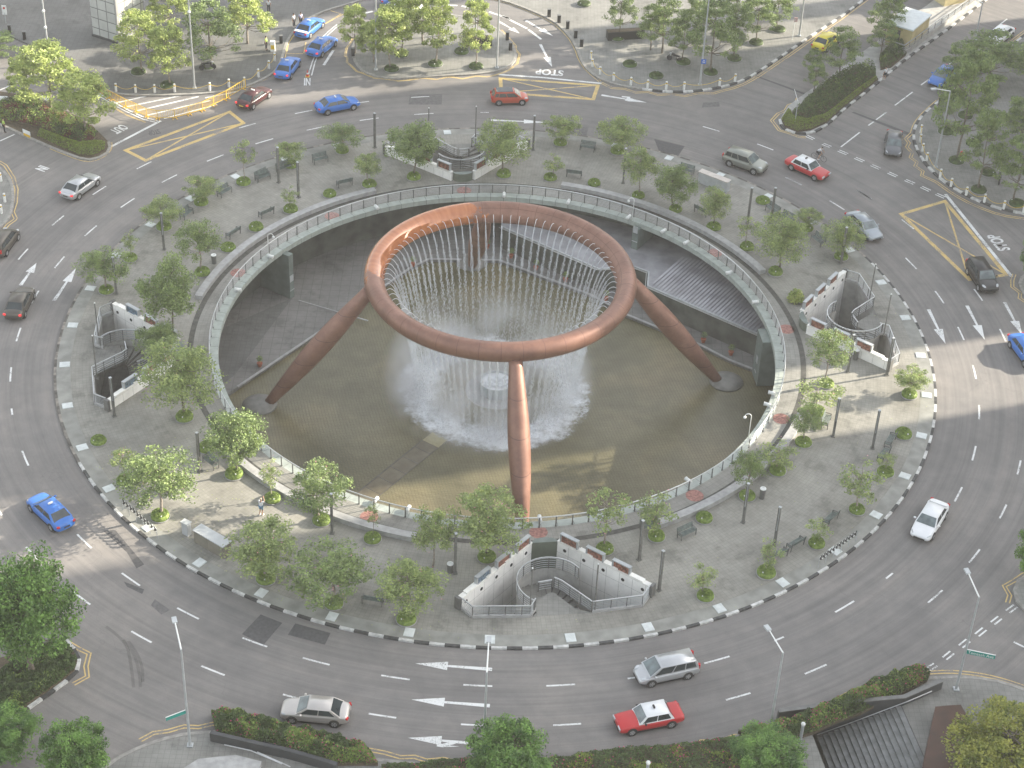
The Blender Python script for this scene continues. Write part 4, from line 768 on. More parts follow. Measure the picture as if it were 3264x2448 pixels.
TREES = [   # (x, y, lean towards the crown, crown centre height), crown radius, sort
 ((-25.55, 24.92, 0.28, 3.36), 1.0, 's'), ((-29.12, 20.97, 0.61, 1.80), 1.3, 'm'), ((-21.27, 28.61, -0.41, 1.72), 1.45, 'm'), ((-16.50, 32.04, 0.03, 1.83), 1.6, 'm'), ((-20.42, 20.35, -0.08, 1.70), .85, 's'), ((-13.26, 25.63, -0.44, 2.30), 1.25, 'm'), ((-8.99, 27.38, -0.02, 3.60), 1.95, 'g'), ((-0.08, 28.60, -0.25, 3.60), 2.1, 'g'),
 ((5.58, 35.47, 0.44, 2.02), 1.6, 'm'), ((11.40, 34.31, 0.67, 2.18), 1.75, 'g'), ((4.56, 28.32, 0.91, 1.78), 1.2, 's'), ((13.25, 25.56, 0.01, 3.45), 1.45, 'm'), ((16.79, 23.33, -0.87, 2.80), 1.6, 'g'), ((20.33, 20.23, -0.12, 2.60), 1.35, 'g'), ((23.24, 16.78, -0.48, 2.20), .95, 's'), ((25.56, 12.72, 0.99, 3.62), 1.9, 'g'), ((29.35, 20.82, -0.03, 1.35), 1.15, 'm'), ((32.10, 16.07, -0.04, 2.22), 1.45, 'g'),
 ((28.32, -4.54, -0.47, 3.63), 1.5, 'm'), ((35.28, -5.59, 0.14, 1.71), 1.2, 'm'), ((27.07, -8.58, -0.44, 1.80), 1.6, 's'), ((25.45, -12.80, -0.03, 2.49), 1.2, 'm'), ((22.95, -16.66, -0.20, 1.85), 1.5, 's'), ((31.73, -16.29, -0.13, 1.32), .7, 's'), ((20.21, -19.98, -0.20, 2.92), 1.2, 'm'), ((28.79, -21.16, -0.22, 3.12), 1.55, 's'), ((25.13, -25.38, 0.29, 1.45), .9, 's'), ((20.92, -28.94, -0.27, 2.07), 1.15, 's'),
 ((12.78, -25.27, -0.62, 2.80), 1.5, 's'), ((8.76, -26.88, -0.03, 3.60), 1.75, 's'), ((16.14, -31.70, -0.73, 1.64), 1.15, 's'), ((-0.20, -28.31, -0.00, 3.72), 2.1, 'm'), ((-5.85, -35.45, 0.64, 3.42), 2.15, 'm'), ((-11.25, -34.14, -0.26, 3.01), 2.3, 'm'), ((-16.51, -31.73, 0.02, 3.03), 2.1, 'm'), ((-8.98, -26.76, 0.17, 2.35), .6, 's'), ((-13.05, -24.92, -0.63, 3.30), 1.7, 'm'), ((-17.10, -22.55, -0.21, 2.61), .9, 's'),
 ((-20.47, -19.75, 0.59, 3.66), 2.15, 'g'), ((-25.43, -25.19, 0.38, 3.86), 2.0, 'm'), ((-28.87, -21.09, -0.06, 2.42), 1.2, 's'), ((-25.49, -12.69, 0.00, 4.24), 2.5, 'g'), ((-35.29, 5.30, -0.07, 2.63), 1.7, 'm'), ((-34.12, 10.74, 0.34, 2.04), .9, 's'), ((-31.91, 16.19, -0.11, 2.04), 1.45, 'm'), ((-27.20, 8.81, -0.39, 3.56), 1.65, 'm'), ((-28.14, -1.92, -0.11, 4.99), 2.2, 'g'), ((-4.13, -29.71, -0.24, 3.56), 1.15, 'm'), ((-29.13, -4.92, 0.94, 2.14), 1.6, 'g')]
HW = dict(s='small sparse', m='slender open crowned', g='bushy dark green')
TL = around([t[:1][0][:2] for t in TREES])
def plant(kind, i, t, R, label, group, z=.15):
    x, y, dx, zc = t; R *= dict(s=1.35, m=1.46, g=1.4, u=1.36, l=1.45, B=1.12, e=1.15)[kind]*(1+.12*sin(i*2.3)); r0, z0 = NOM[kind]; K = TK[kind][i % len(TK[kind])]; s = R/r0; sz = max(.45, min(2.2, 1.06*zc/z0)); a = RND.uniform(0, 6.28)
    o = K.put((x+dx*.35, y, z), a, label, group, (s, s, sz)); return o
for i, ((t, R, k), l) in enumerate(zip(TREES, TL)): plant(k, i, t, R, f'{HW[k]} tree, {l}', 'trees of the plaza')
OUT = [   # trees beyond the road: place, crown radius, sort, label
 ((-42.73, 33.42, 0.44, 3.95), 2.3, 'l', 'sunlit pale green tree at the tip of the planted median, back left'), ((-47.14, 38.09, -0.37, 4.25), 2.6, 'l', 'tallest sunlit yellow green tree of the planted median, back left'), ((-50.79, 40.95, -0.26, 2.61), 1.3, 'l', 'small sunlit tree at the left end of the planted median'), ((-55.60, 49.61, 1.04, 1.62), 1.7, 'u', 'dark tree at the left edge beyond the planted median'),
 ((-39.75, 47.14, 0.82, 4.17), 1.9, 'l', 'thin tree in front of the tiled pillar'), ((-36.09, 44.29, 0.70, 4.06), 2.0, 'l', 'sunlit tree left of the tall lamp on the back left forecourt'), ((-32.54, 48.86, 0.97, 4.59), 2.4, 'u', 'wide tree between the back left lamp and the taxis'), ((-28.58, 54.91, -1.29, 3.77), 2.4, 'l', 'tree at the top edge above the parked taxis'), ((-37.28, 57.06, -1.98, 3.27), 2.0, 'l', 'tree crown at the top edge right of the tiled pillar'),
 ((-12.77, 50.13, -0.28, 4.33), 1.8, 'l', 'sunlit tree on the near edge of the taxi island, second from left'), ((-16.81, 53.71, -0.54, 3.32), 1.6, 'l', 'tree at the left end of the taxi island'), ((-8.02, 51.80, 0.01, 4.98), 1.7, 'l', 'sunlit tree in the middle of the near edge of the taxi island'), ((-3.59, 51.57, -0.11, 4.67), 1.35, 'l', 'small round tree right of the dark bin on the taxi island'), ((-11.91, 53.67, 0.21, 5.33), 1.8, 'l', 'tree behind the near row on the taxi island'), ((-9.96, 56.59, 0.70, 4.52), 1.9, 'l', 'tree at the far edge of the taxi island, at the top of the picture'), ((-14.76, 51.68, -0.13, 2.85), 1.4, 'l', 'yellow green tree beside the grey lamp on the taxi island'),
 ((12.10, 59.91, 0.63, 3.92), 1.6, 'u', 'dark tree beside the black box, back right of the taxi road'), ((16.41, 57.34, -1.80, 3.31), 1.3, 'u', 'small tree behind the black box'), ((17.13, 56.75, -0.31, 4.65), 1.9, 'u', 'full tree left of the tall lamp on the back pavement'), ((19.30, 54.54, -0.34, 3.91), 1.5, 'u', 'tree just left of the blue sign on the back pavement'), ((22.17, 52.42, -0.29, 5.24), 2.0, 'u', 'dense tree just right of the blue sign lamp'), ((25.07, 56.01, -0.20, 4.10), 1.5, 'u', 'dark tree third from the right on the back pavement'), ((27.87, 60.18, -0.25, 3.65), 1.5, 'u', 'tree second from the right on the back pavement'), ((30.77, 63.80, -0.82, 3.17), 1.6, 'u', 'rightmost tree of the back pavement'), ((21.28, 60.41, -0.37, 4.05), 1.8, 'u', 'tree at the top edge behind the tall back lamp'), ((25.62, 64.18, 0.37, 3.79), 1.9, 'u', 'crown cut by the top edge above the back pavement'),
 ((33.18, 49.06, -0.06, 2.23), 1.0, 'u', 'small tree on the shrub covered median, nearest its tip'), ((36.10, 52.39, 0.52, 3.70), 1.9, 'u', 'largest tree of the shrub covered median'), ((34.30, 53.17, -2.55, 1.81), .8, 'u', 'leaning branchy tree left on the shrub covered median'), ((43.07, 62.39, -0.83, 3.57), 2.2, 'u', 'tree left of the white shed roof on the median'), ((41.14, 58.25, 1.69, 2.68), 1.3, 'u', 'low tree in front of the white shed'),
 ((53.32, 52.34, -2.10, 3.60), 3.0, 'u', 'wide dark tree over the blue car, right side'), ((50.03, 50.21, -3.76, 3.50), 1.9, 'u', 'tree reaching over the road from the right pavement'), ((46.66, 42.23, -0.87, 3.56), 1.0, 'u', 'small tree behind the slanting lamp, right pavement'), ((46.14, 35.08, 0.69, 7.57), 2.4, 'u', 'tall thin trunked tree beside the red hydrant'), ((47.54, 29.25, -0.21, 5.58), 2.1, 'u', 'tree over the motorcycle on the right pavement'), ((51.00, 27.22, -1.11, 4.48), 1.7, 'u', 'tree nearest the right edge above the bollards'), ((53.57, 38.84, -0.61, 3.24), 2.2, 'u', 'tree on the right edge behind the motorcycle'), ((58.79, 54.06, -2.03, 2.98), 2.3, 'u', 'tree at the right edge beside the far road'),
 ((50.32, 13.09, -2.59, 3.25), 1.3, 'B', 'branches reaching in over the STOP lettering from the right edge'), ((50.64, 8.72, -2.55, 4.94), 1.6, 'B', 'tree at the right edge below the STOP lettering'), ((41.45, -28.88, -1.06, 3.44), 1.9, 'B', 'dark tree crown at the right edge of the near road'),
 ((-31.86, -42.49, 1.29, 6.27), 3.35, 'B', 'big round dark green tree on the left traffic island'), ((-26.61, -52.09, 0.84, 3.36), 2.6, 'B', 'bright green tree at the bottom left corner'), ((-32.51, -49.85, 1.25, 1.75), 2.6, 'B', 'dark tree filling the bottom left corner'), ((1.43, -51.10, 0.84, 3.59), 2.8, 'B', 'bright tree at the bottom edge beside the centre lamp'),
 ((18.98, -48.92, 0.05, 1.97), 2.7, 'B', 'green tree at the bottom edge left of the sunken wall'), ((34.76, -49.30, -0.40, 3.62), 3.3, 'e', 'golden green tree in the bottom right corner')]
for i, (t, R, k, l) in enumerate(OUT): plant(k, i, t, R, l, 'trees beyond the ring road')
MOUNDS = [((-39.73, 47.05), 'under the thin tree by the tiled pillar'), ((-36.16, 44.28), 'under the tree left of the tall back left lamp'), ((-32.56, 49.01), 'left of the taxis'), ((-12.74, 50.14), 'at the foot of the second tree on the taxi island'), ((-8.05, 51.71), 'at the foot of the middle tree of the taxi island'), ((-3.59, 51.47), 'at the foot of the rightmost tree of the taxi island'), ((-11.91, 53.67), 'in shade at the middle of the taxi island'), ((-5.31, 54.90), 'left of the dark bin on the taxi island'), ((8.47, 68.31), 'near the top edge beside the row of black bollards'), ((13.32, 53.47), 'on its own behind the chained bollards'), ((16.13, 50.96), 'nearest the kerb left of the blue sign'), ((19.30, 54.54), 'under the tree left of the blue sign'), ((22.17, 52.36), 'right of the blue sign'), ((25.07, 55.95), 'at the corner of the back pavement'), ((27.86, 60.11), 'second from the right along the back pavement'), ((30.76, 63.69), 'rightmost on the back pavement'), ((12.10, 59.91), 'beside the black box'), ((46.18, 41.05), 'behind the slanting lamp of the right pavement'), ((48.92, 44.74), 'deep in shade on the right pavement'), ((46.26, 34.96), 'square cut, left of the red hydrant'), ((47.54, 29.25), 'below the motorcycle tree'), ((50.92, 26.84), 'nearest the right edge by the bollards'), ((48.70, 38.73), 'between the hydrant and the motorcycle'), ((49.12, 32.78), 'just left of the motorcycle')]
SK = [bush_proto(5, M['hedge'])]
for p, l in MOUNDS: SK[0].put((*p, .15), RND.uniform(0, 6), 'low dark bush '+l, 'tree pit bushes beyond the road', (.85, .85, .8))
# a separate yellowish shrub by the right stairwell
rnd = random.Random(9); T = thing('spiky_shrub', 'yellow green spiky shrub on the paving left of the right stairwell', 'shrub', (*(26.95, 8.12), .15)); mb = MB()
for i in range(1300): v = Vector((rnd.gauss(0, 1), rnd.gauss(0, 1), abs(rnd.gauss(0, 1)))).normalized()*rnd.random()**.4; leafquad(mb, Vector((v.x*.8, v.y*.8, .1+v.z*1.15)), .09, rnd)
mb.build('foliage', M['leafC'], T)
mb = MB()
for k in range(6): mb.tube([(0, 0, 0), (.25*cos(k), .25*sin(k), .7)], .02, 4)
mb.build('stems', M['bark'], T)
# hedges and planted beds
def inpoly(p, P):
    c = False; j = len(P)-1
    for i in range(len(P)):
        if (P[i][1] > p[1]) != (P[j][1] > p[1]) and p[0] < (P[j][0]-P[i][0])*(p[1]-P[i][1])/(P[j][1]-P[i][1])+P[i][0]: c = not c
        j = i
    return c
def edged(p, P):   # distance to the outline
    d = 9e9
    for a, b in zip(P, P[1:]+P[:1]):
        a, b, q = Vector(a), Vector(b), Vector(p); ab = b-a; s = max(0, min(1, (q-a).dot(ab)/max(1e-9, ab.dot(ab)))); d = min(d, (q-a-ab*s).length)
    return d
def bed(name, label, cat, P, h, n, ls, mats, wts, seed, lump=.3, flow=None, base=.15):
    rnd = random.Random(seed); xs = [p[0] for p in P]; ys = [p[1] for p in P]; T = thing(name, label, cat, (sum(xs)/len(xs), sum(ys)/len(ys), base)); ox, oy = T.location.x, T.location.y
    mb = MB(); mb.prism([(p[0]-ox, p[1]-oy) for p in P], .0, h*.25); mb.build('soil', M['soil'], T, fix=True)
    B = [MB() for _ in mats]; k = 0; fl = MB(); m0 = list(zip(B, wts))
    while k < n:
        p = (rnd.uniform(min(xs), max(xs)), rnd.uniform(min(ys), max(ys)))
        if not inpoly(p, P): continue
        k += 1; e = edged(p, P); hh = h*min(1, .35+e*1.3)*(1+lump*noise.noise(Vector((p[0]*1.3, p[1]*1.3, seed)))*1.6+lump*.6*noise.noise(Vector((p[0]*3.7, p[1]*3.7, seed)))); z = hh*(1-.55*rnd.random()**2.2); u = noise.noise(Vector((p[0]*.8, p[1]*.8, seed+7)))*.5+.5+rnd.uniform(-.12, .12)
        acc = 0; b = B[-1]
        for q, w_ in m0:
            acc += w_
            if u < acc: b = q; break
        c = Vector((p[0]-ox, p[1]-oy, z)); leafquad(b, c, ls*rnd.uniform(.6, 1.3), rnd, .3)
        if flow and u > .5 and rnd.random() < flow[1]*(1+2*max(0, noise.noise(Vector((p[0]*.9, p[1]*.9, 3.3))))*3): leafquad(fl, c+Vector((0, 0, .06)), ls*.9, rnd, .3)
    for q, m_, nm in zip(B, mats, ('foliage', 'light_foliage', 'coloured_foliage')): 
        if q.v: q.build(nm, m_, T)
    if flow and fl.v: fl.build('flowers', flow[0], T)
    return T
HB1 = [(-18.59, -45.41), (-16.31, -45.66), (-15.35, -45.87), (-14.24, -46.13), (-12.63, -46.78), (-10.90, -47.10), (-9.48, -47.54), (-8.22, -47.99), (-7.49, -48.46), (-6.88, -49.54), (-8.54, -49.62), (-10.04, -49.69), (-11.60, -49.27), (-13.17, -48.75), (-14.74, -48.32), (-16.33, -47.89), (-17.91, -47.46)]
bed('flowering_hedge', 'thick hedge dotted with red flowers on the near kerb beside the silver sedan', 'hedge', HB1, 1.2, 17000, .075, (M['hedge'], M['bush']), (.55, .45), 3, .35, (M['flower'], .03))
HB2 = [(-6.65, -49.52), (-4.76, -49.43), (-2.51, -48.97), (-1.38, -48.86), (2.14, -48.68), (5.95, -48.24), (6.72, -47.90), (8.26, -47.57), (10.58, -47.14), (12.51, -46.94), (14.86, -46.41), (16.83, -46.00), (18.51, -45.61), (19.07, -47.02), (18.09, -49.39), (12.74, -50.15), (5.93, -50.98), (-3.89, -51.46), (-6.55, -50.91)]
bed('flowering_hedge', 'low brownish flowering hedge along the bottom edge below the red taxi', 'hedge', HB2, .8, 17000, .075, (M['hedge'], M['hedgey']), (.62, .4), 4, .35, (M['flower'], .03))
HB3 = [(17.48, -45.42), (19.62, -44.88), (20.77, -44.33), (23.49, -42.94), (24.72, -41.93), (26.33, -40.95), (27.17, -40.27), (28.87, -39.53), (29.60, -39.10), (30.62, -38.58), (31.68, -39.12), (31.38, -39.78), (29.27, -41.31), (27.75, -42.16), (26.22, -43.24), (24.26, -44.21), (22.87, -45.14), (21.34, -45.83), (19.01, -46.55)]
bed('flowering_hedge', 'flowering hedge with purple pink blooms along the sunken wall, bottom right', 'hedge', HB3, 1.15, 17000, .075, (M['hedge'], M['bush']), (.5, .5), 5, .35, (M['flower'], .06))
MI = [(30.24, 43.46), (30.34, 41.73), (32.00, 41.59), (33.93, 43.77), (37.58, 49.14), (40.39, 52.77), (40.60, 54.36), (39.05, 54.85), (37.40, 53.45), (34.74, 50.73), (32.65, 47.51)]
bed('median_shrubs', 'dense dark shrubs covering the middle of the back right median', 'shrubs', MI, 1.25, 12000, .085, (M['hedge'], M['bush']), (.75, .3), 6, .4)
MH = [(29.00, 42.34), (29.20, 40.78), (30.41, 39.75), (31.86, 40.29), (33.73, 42.02), (35.83, 45.40), (38.27, 48.89), (40.62, 52.32), (40.41, 52.93), (37.77, 49.46), (34.97, 45.32), (33.30, 43.14), (31.50, 42.12), (30.43, 42.61), (30.18, 44.04), (29.93, 44.60)]
bed('clipped_hedge', 'clipped yellow green hedge edging the back right median', 'hedge', MH, .75, 9000, .05, (M['hedgey'], M['bush']), (.6, .5), 8, .08)
MX = [(41.50, 57.63), (41.24, 54.73), (42.53, 55.48), (44.62, 58.56), (44.76, 61.54), (43.38, 61.41)]
bed('median_shrubs', 'clump of dark shrubs at the tip of the ramp railing', 'shrubs', MX, 1.1, 3500, .085, (M['hedge'], M['bush']), (.8, .3), 9, .4)
NA = [(-40.32, 31.72), (-40.16, 30.12), (-41.10, 28.85), (-42.43, 28.88), (-44.72, 30.42), (-47.40, 32.36), (-47.46, 33.86), (-45.14, 32.41), (-42.90, 31.24), (-41.64, 31.61)]
bed('clipped_hedge', 'sunlit clipped hedge round the tip of the planted median, back left', 'hedge', NA, .65, 6000, .055, (M['hedgey'], M['bush']), (.7, .4), 10, .12)
NB = [(-41.47, 33.53), (-41.64, 31.61), (-42.92, 31.37), (-45.19, 32.67), (-47.52, 34.13), (-50.14, 35.02), (-51.80, 35.16), (-52.70, 39.05), (-50.01, 39.28), (-46.89, 37.54), (-43.81, 35.83)]
bed('median_shrubs', 'mixed green and dark red shrubs on the planted median, back left', 'shrubs', NB, .95, 9000, .085, (M['hedge'], M['bush'], M['hedgered']), (.42, .2, .4), 11, .45)
NC = [(-29.77, -39.24), (-29.03, -40.13), (-28.64, -40.89), (-28.66, -41.93), (-29.37, -42.99), (-30.52, -44.44), (-31.72, -45.98), (-33.12, -47.27), (-34.32, -43.76), (-33.22, -41.40), (-31.51, -39.87)]
bed('island_shrubs', 'rough dark grass and shrubs under the big tree on the left traffic island', 'shrubs', NC, .7, 15000, .085, (M['hedge'], M['bush'], M['hedgered']), (.7, .2, .12), 12, .5)

# ------------------------------------------------------------------ sunken flight and walls along the near edge
def wallstrip(mb, pts, wd, z0, z1):
    P = [Vector(p[:2]) for p in pts]; o = []
    for i, p in enumerate(P):
        a = P[max(0, i-1)]; b = P[min(len(P)-1, i+1)]; t = (b-a).normalized(); o.append(Vector((-t.y, t.x))*wd/2)
    ring_ = [p+q for p, q in zip(P, o)]+[p-q for p, q in reversed(list(zip(P, o)))]; mb.prism([tuple(p) for p in ring_], z0, z1)
T = thing('sunken_stairs', 'wide stone steps going down beside the dark wall, bottom right', 'stairs', (SA.x, SA.y, .15))
mb = MB(); m2 = MB(); w_ = (SB-SA)
for k in range(18):
    a = sn*(.385*k); z = -.165*k; q = [a, a+w_, a+w_+sn*.4, a+sn*.4]; mb.prism([(v.x, v.y) for v in q], z-.6, z-.004*(k == 0)); m2.bar((a.x, a.y, z+.006), ((a+w_).x, (a+w_).y, z+.006), .05, .012)
mb.build('steps', M['stepm'], T, fix=True); m2.build('step_edges', M['nosing'], T)
mb = MB(); q = [(0, 0), ((w_).x, w_.y), ((w_+sn*7).x, (w_+sn*7).y), ((sn*7).x, (sn*7).y)]; mb.wall([(v[0], v[1]) for v in q], -4.6, -.12); mb.build('side_lining', M['dconc'], T)
mb = MB(); a, b = w_*.985, w_*.985+sn*6.2+Vector((0, 0, -2.6)); rail(mb, [tuple(a), tuple(b)], 1.0, 0, 5, 1.3); mb.build('wire_railing', [M['steel'], M['steelg'], M['steeld']], T)
mb = MB(); pw = [Vector((*(32.23, -40.32), 0)), SA+Vector((.12, .1, 0)), SA+sn*3.7+Vector((0, .12, 0)), SA+sn*9+Vector((0, -.1, 0))]
T = thing('dark_parapet', 'long dark parapet wall with a pale handrail beside the sunken steps, bottom right', 'wall', (pw[1].x, pw[1].y, 0)); lo = T.location
wallstrip(mb, [(q-lo)[:2] for q in pw], .26, -4.7, .9)
mb.build('wall', M['dconc'], T); mb = MB()
wallstrip(mb, [(q-lo)[:2] for q in pw], .34, .9, .97)
mb.build('coping', M['steeld'], T); mb = MB(); of = Vector((.18, -.32, 0)); P = [(*(pw[0].lerp(pw[1], .35)+of-lo)[:2], .75), (*(pw[1]+of-lo)[:2], .78), (*(pw[2]+of-lo)[:2], -.85), (*(pw[3]+of-lo)[:2], -2.6)]; mb.tube(P, .035, 8); mb.build('handrail', M['steel'], T)
PB = [(31.18, -43.36), (33.00, -43.08), (33.69, -45.81), (33.05, -49.38), (29.20, -49.57)]; T = thing('bronze_vent', 'dark bronze clad vent box at the top of the sunken steps', 'vent box', (*PB[0], .15)); mb = MB()
mb.prism([(p[0]-PB[0][0], p[1]-PB[0][1]) for p in PB][::-1], 0, 1.25); mb.build('cladding', M['bronze'], T, fix=True); mb = MB(); mb.poly([(p[0]-PB[0][0], p[1]-PB[0][1]) for p in smooth(PB, True, 1)], 1.262); mb.build('top_plate', M['bronze'], T)
WL = [(-18.26, -47.78), (-13.32, -49.01), (-14.71, -48.57), (-12.20, -49.30), (-9.55, -50.17)]
T = thing('dark_parapet', 'dark parapet wall behind the flowering hedge at the bottom edge', 'wall', (*WL[0], 0)); mb = MB()
wallstrip(mb, [(a[0]-WL[0][0], a[1]-WL[0][1]) for a in WL], .3, 0, .92)
mb.build('wall', M['dconc'], T); mb = MB(); P = [(-17.17, -48.91), (-15.34, -49.34), (-13.16, -50.40), (-14.91, -49.44), (-12.59, -50.61)]; mb.tube([(p[0]-WL[0][0], p[1]-WL[0][1], .95) for p in P], .035, 8); mb.build('handrail', M['steel'], T)
BX = [(-19.63, -50.72), (-18.80, -49.87), (-16.39, -49.40), (-14.57, -49.89), (-14.66, -50.59), (-16.83, -51.38)]
T = thing('stone_ledge', 'low grey stone ledge on the paving in the bottom left', 'ledge', (*BX[0], .15)); mb = MB(); mb.prism([(p[0]-BX[0][0], p[1]-BX[0][1]) for p in BX], 0, .4); mb.build('ledge', M['granite'], T, fix=True)

# ------------------------------------------------------------------ benches, light posts, lamps, bollards
def bench_proto():
    T = thing('park_bench', '', 'bench'); mb = MB()
    for k in range(4): mb.box((-.18+.12*k, 0, .44), (.095, 1.55, .035))
    mb.build('seat', M['bench'], T); mb = MB()
    for k in range(4): mb.box((-.27-.03*k, 0, .55+.105*k), (.03, 1.55, .085), 0, -.25)
    mb.build('backrest', M['bench'], T)
    for s in (-1, 1): mb = MB(); mb.bar((.22, s*.72, 0), (.2, s*.72, .62), .06, .06); mb.bar((-.26, s*.72, 0), (-.38, s*.72, .92), .06, .06); mb.bar((.22, s*.72, .62), (-.34, s*.72, .64), .07, .05); mb.bar((.2, s*.72, .4), (-.28, s*.72, .4), .05, .05); mb.build('leg', M['steeld'], T)
    return Kind(T)
BN = bench_proto(); BE = [(-23.80, 25.95), (-27.06, 22.67), (-30.06, 18.35), (-22.65, 19.16), (-25.29, 15.29), (-23.75, 25.70), (-21.89, 27.65), (-18.47, 29.62), (-15.70, 25.31), (8.35, 34.20), (6.95, 28.90), (18.22, 30.32), (19.34, 22.70), (26.24, 23.35), (27.53, 21.90), (30.07, 18.14), (27.66, -10.17), (32.60, -12.44), (31.79, -14.32), (26.47, -22.65), (23.40, -25.79), (21.95, -27.09), (15.14, -25.06), (12.31, -24.37), (-8.41, -33.86), (-14.55, -23.28), (-22.50, -18.71)]
for p, l in zip(BE, around(BE)):
    a = atan2(p[1], p[0]); BN.put((*p, .15), a+pi+RND.uniform(-.12, .12) if hypot(*p) > 31 else a+RND.uniform(-.1, .1), 'green grey slatted bench, '+l, 'park benches of the plaza')
def post_proto():
    T = thing('light_post', '', 'light post'); mb = MB(); mb.box((-.075, 0, 1.95), (.05, .17, 3.9)); mb.box((.075, 0, 1.95), (.05, .17, 3.9)); mb.box((0, 0, .03), (.34, .34, .06)); mb.box((0, 0, .8), (.12, .15, 1.5)); mb.build('post', M['postm'], T)
    mb = MB(); mb.box((0, 0, 3.93), (.22, .2, .07)); mb.build('cap', M['steelg'], T); mb = MB(); mb.box((0, 0, 2.7), (.07, .08, 2.2)); mb.build('light_tube', M['steelg'], T); return Kind(T)
PK = post_proto()
PO = [(12.71, -31.32), (11.35, -28.01), (-2.53, -30.29), (-12.10, -26.33), (-23.21, -19.59), (-31.22, -12.88), (33.74, -2.87), (31.94, 14.80), (25.95, 21.48), (23.68, 21.32), (11.82, 27.94), (-19.91, 22.68), (-22.15, 25.37), (-13.28, 32.98), (2.80, 33.83), (-31.30, 12.49), (-34.31, 4.84), (28.03, -11.79), (31.11, -13.18), (19.64, -23.17), (21.82, -25.83), (30.38, -2.63)]
for p, l in zip(PO, around(PO)): PK.put((*p, .15), atan2(p[1], p[0])+.3, 'dark square light post, '+l, 'dark light posts of the plaza')
def slim_proto():
    T = thing('banner_pole', '', 'pole'); mb = MB(); mb.tube([(0, 0, 0), (0, 0, 4.4)], .055, 8); mb.box((0, 0, .02), (.26, .26, .05)); mb.build('pole', M['postm'], T); mb = MB(); mb.ball((0, 0, 4.45), .07, 8); mb.build('finial', M['lampw'], T); return Kind(T)
SPK = slim_proto()
for s, lab in ((0, 'front'), (1, 'right'), (2, 'back'), (3, 'left')):
    a = STAIR[s][1]
    for t, sd_ in ((-2.05, 'clockwise'), (2.75, 'anticlockwise')):
        x, y = stair_xy(a, 34.4, t); SPK.put((x, y, .15), 0, f'thin brown pole on the {sd_} side of the {lab} stairwell entrance', 'poles at the stairwells')
def hook_proto():
    T = thing('globe_lamp', '', 'lamp'); mb = MB(); P = [(0, 0, 0), (0, 0, 2.3)]+[(.26-.26*cos(radians(18*k)), 0, 2.3+.26*sin(radians(18*k))) for k in range(1, 10)]; mb.tube(P, .035, 8); mb.build('hooked_pole', M['lampw'], T, True); mb = MB(); mb.ball((.52, 0, 2.2), .13, 14); mb.build('globe', M['lampw'], T, True); return Kind(T)
HK = hook_proto(); HP = [((-13.57, -21.46)), ((12.50, 20.84)), ((-21.53, 11.89)), ((20.93, -12.56))]
for p, r_, l in zip(HP, (0, pi, 0, pi), ('above the railing at the front left', 'at the back right of the pool railing', 'at the left of the pool railing', 'at the right front of the pool railing')): HK.put((*p, .16), r_, 'white hooked globe lamp '+l, 'globe lamps on the pool edge')
def flood_proto():
    T = thing('floodlight', '', 'floodlight'); mb = MB(); mb.tube([(-.28, 0, .28), (.26, 0, .28)], .15, 14); mb.tube([(-.36, 0, .28), (-.28, 0, .28)], [.17, .17], 14); mb.build('housing', M['lampw'], T, True); mb = MB(); mb.bar((.1, 0, 0), (.1, 0, .2), .06, .06); mb.box((.12, 0, .02), (.3, .2, .04)); mb.build('bracket', M['steelg'], T); return Kind(T)
FK = flood_proto(); FP = [(-23.30, 5.84), (-12.15, 20.90), (-21.39, 11.65), (0.03, 23.94), (6.25, 23.18), (12.05, 20.93), (15.48, 18.90), (17.39, 16.81), (20.92, 11.82), (22.93, 7.17), (23.14, -6.43), (23.25, -8.27), (-6.37, -23.11), (-9.08, -22.63), (3.76, -23.86), (15.61, -18.63)]
for p, l in zip(FP, around(FP)): a = atan2(p[1], p[0]); FK.put((24.35*cos(a), 24.35*sin(a), .17), a, 'white drum floodlight on the coping, '+l, 'floodlights on the coping')
def boll_proto():
    T = thing('bollard', '', 'bollard'); mb = MB(); mb.lathe([(.13, 0), (.13, .62), (.10, .66)], 12); mb.build('body', M['boll'], T); mb = MB(); mb.lathe([(.10, .66), (.10, .84)], 12); mb.build('band', M['bandy'], T)
    mb = MB(); mb.box((0, -.1, .72), (.1, .02, .09), 0, .6); mb.build('chevron', M['black'], T); mb = MB(); mb.lathe([(.12, .84), (.12, .93), (.02, .97)], 12); mb.build('cap', M['boll'], T); return Kind(T)
BO = boll_proto()
def row(pts, desc, grp, K=BO, ch=True):
    for i, p in enumerate(pts): K.put((*p, .15), 0, f'white bollard, yellow band, {ORD[i]} from the left {desc}', grp)
    if ch:
        for i, (a, b) in enumerate(zip(pts, pts[1:])):
            mb = MB(); mb.tube([(a[0]+(b[0]-a[0])*s, a[1]+(b[1]-a[1])*s, .9-.42*(1-(2*s-1)**2)) for s in [j/8 for j in range(9)]], .02, 4); tag(mb.build('chain', M['bandy']), f'yellow chain, {ORD[i]} span from the left {desc}', 'chain', 'chains '+desc)
row([(-41.30, 42.65), (-39.23, 42.59), (-37.24, 42.76), (-35.19, 43.06), (-31.57, 43.67), (-29.67, 44.64), (-28.09, 45.22), (-26.86, 47.20), (-25.96, 49.19), (-25.57, 51.09)], 'along the back left kerb', 'bollards along the back left kerb')
row([(9.05, 54.65), (9.15, 52.75), (9.97, 50.98), (11.43, 49.69), (13.28, 48.81), (15.08, 48.35), (17.08, 48.13), (19.01, 48.24), (22.94, 49.46), (24.72, 50.60)], 'along the back kerb right of centre', 'bollards along the back kerb')
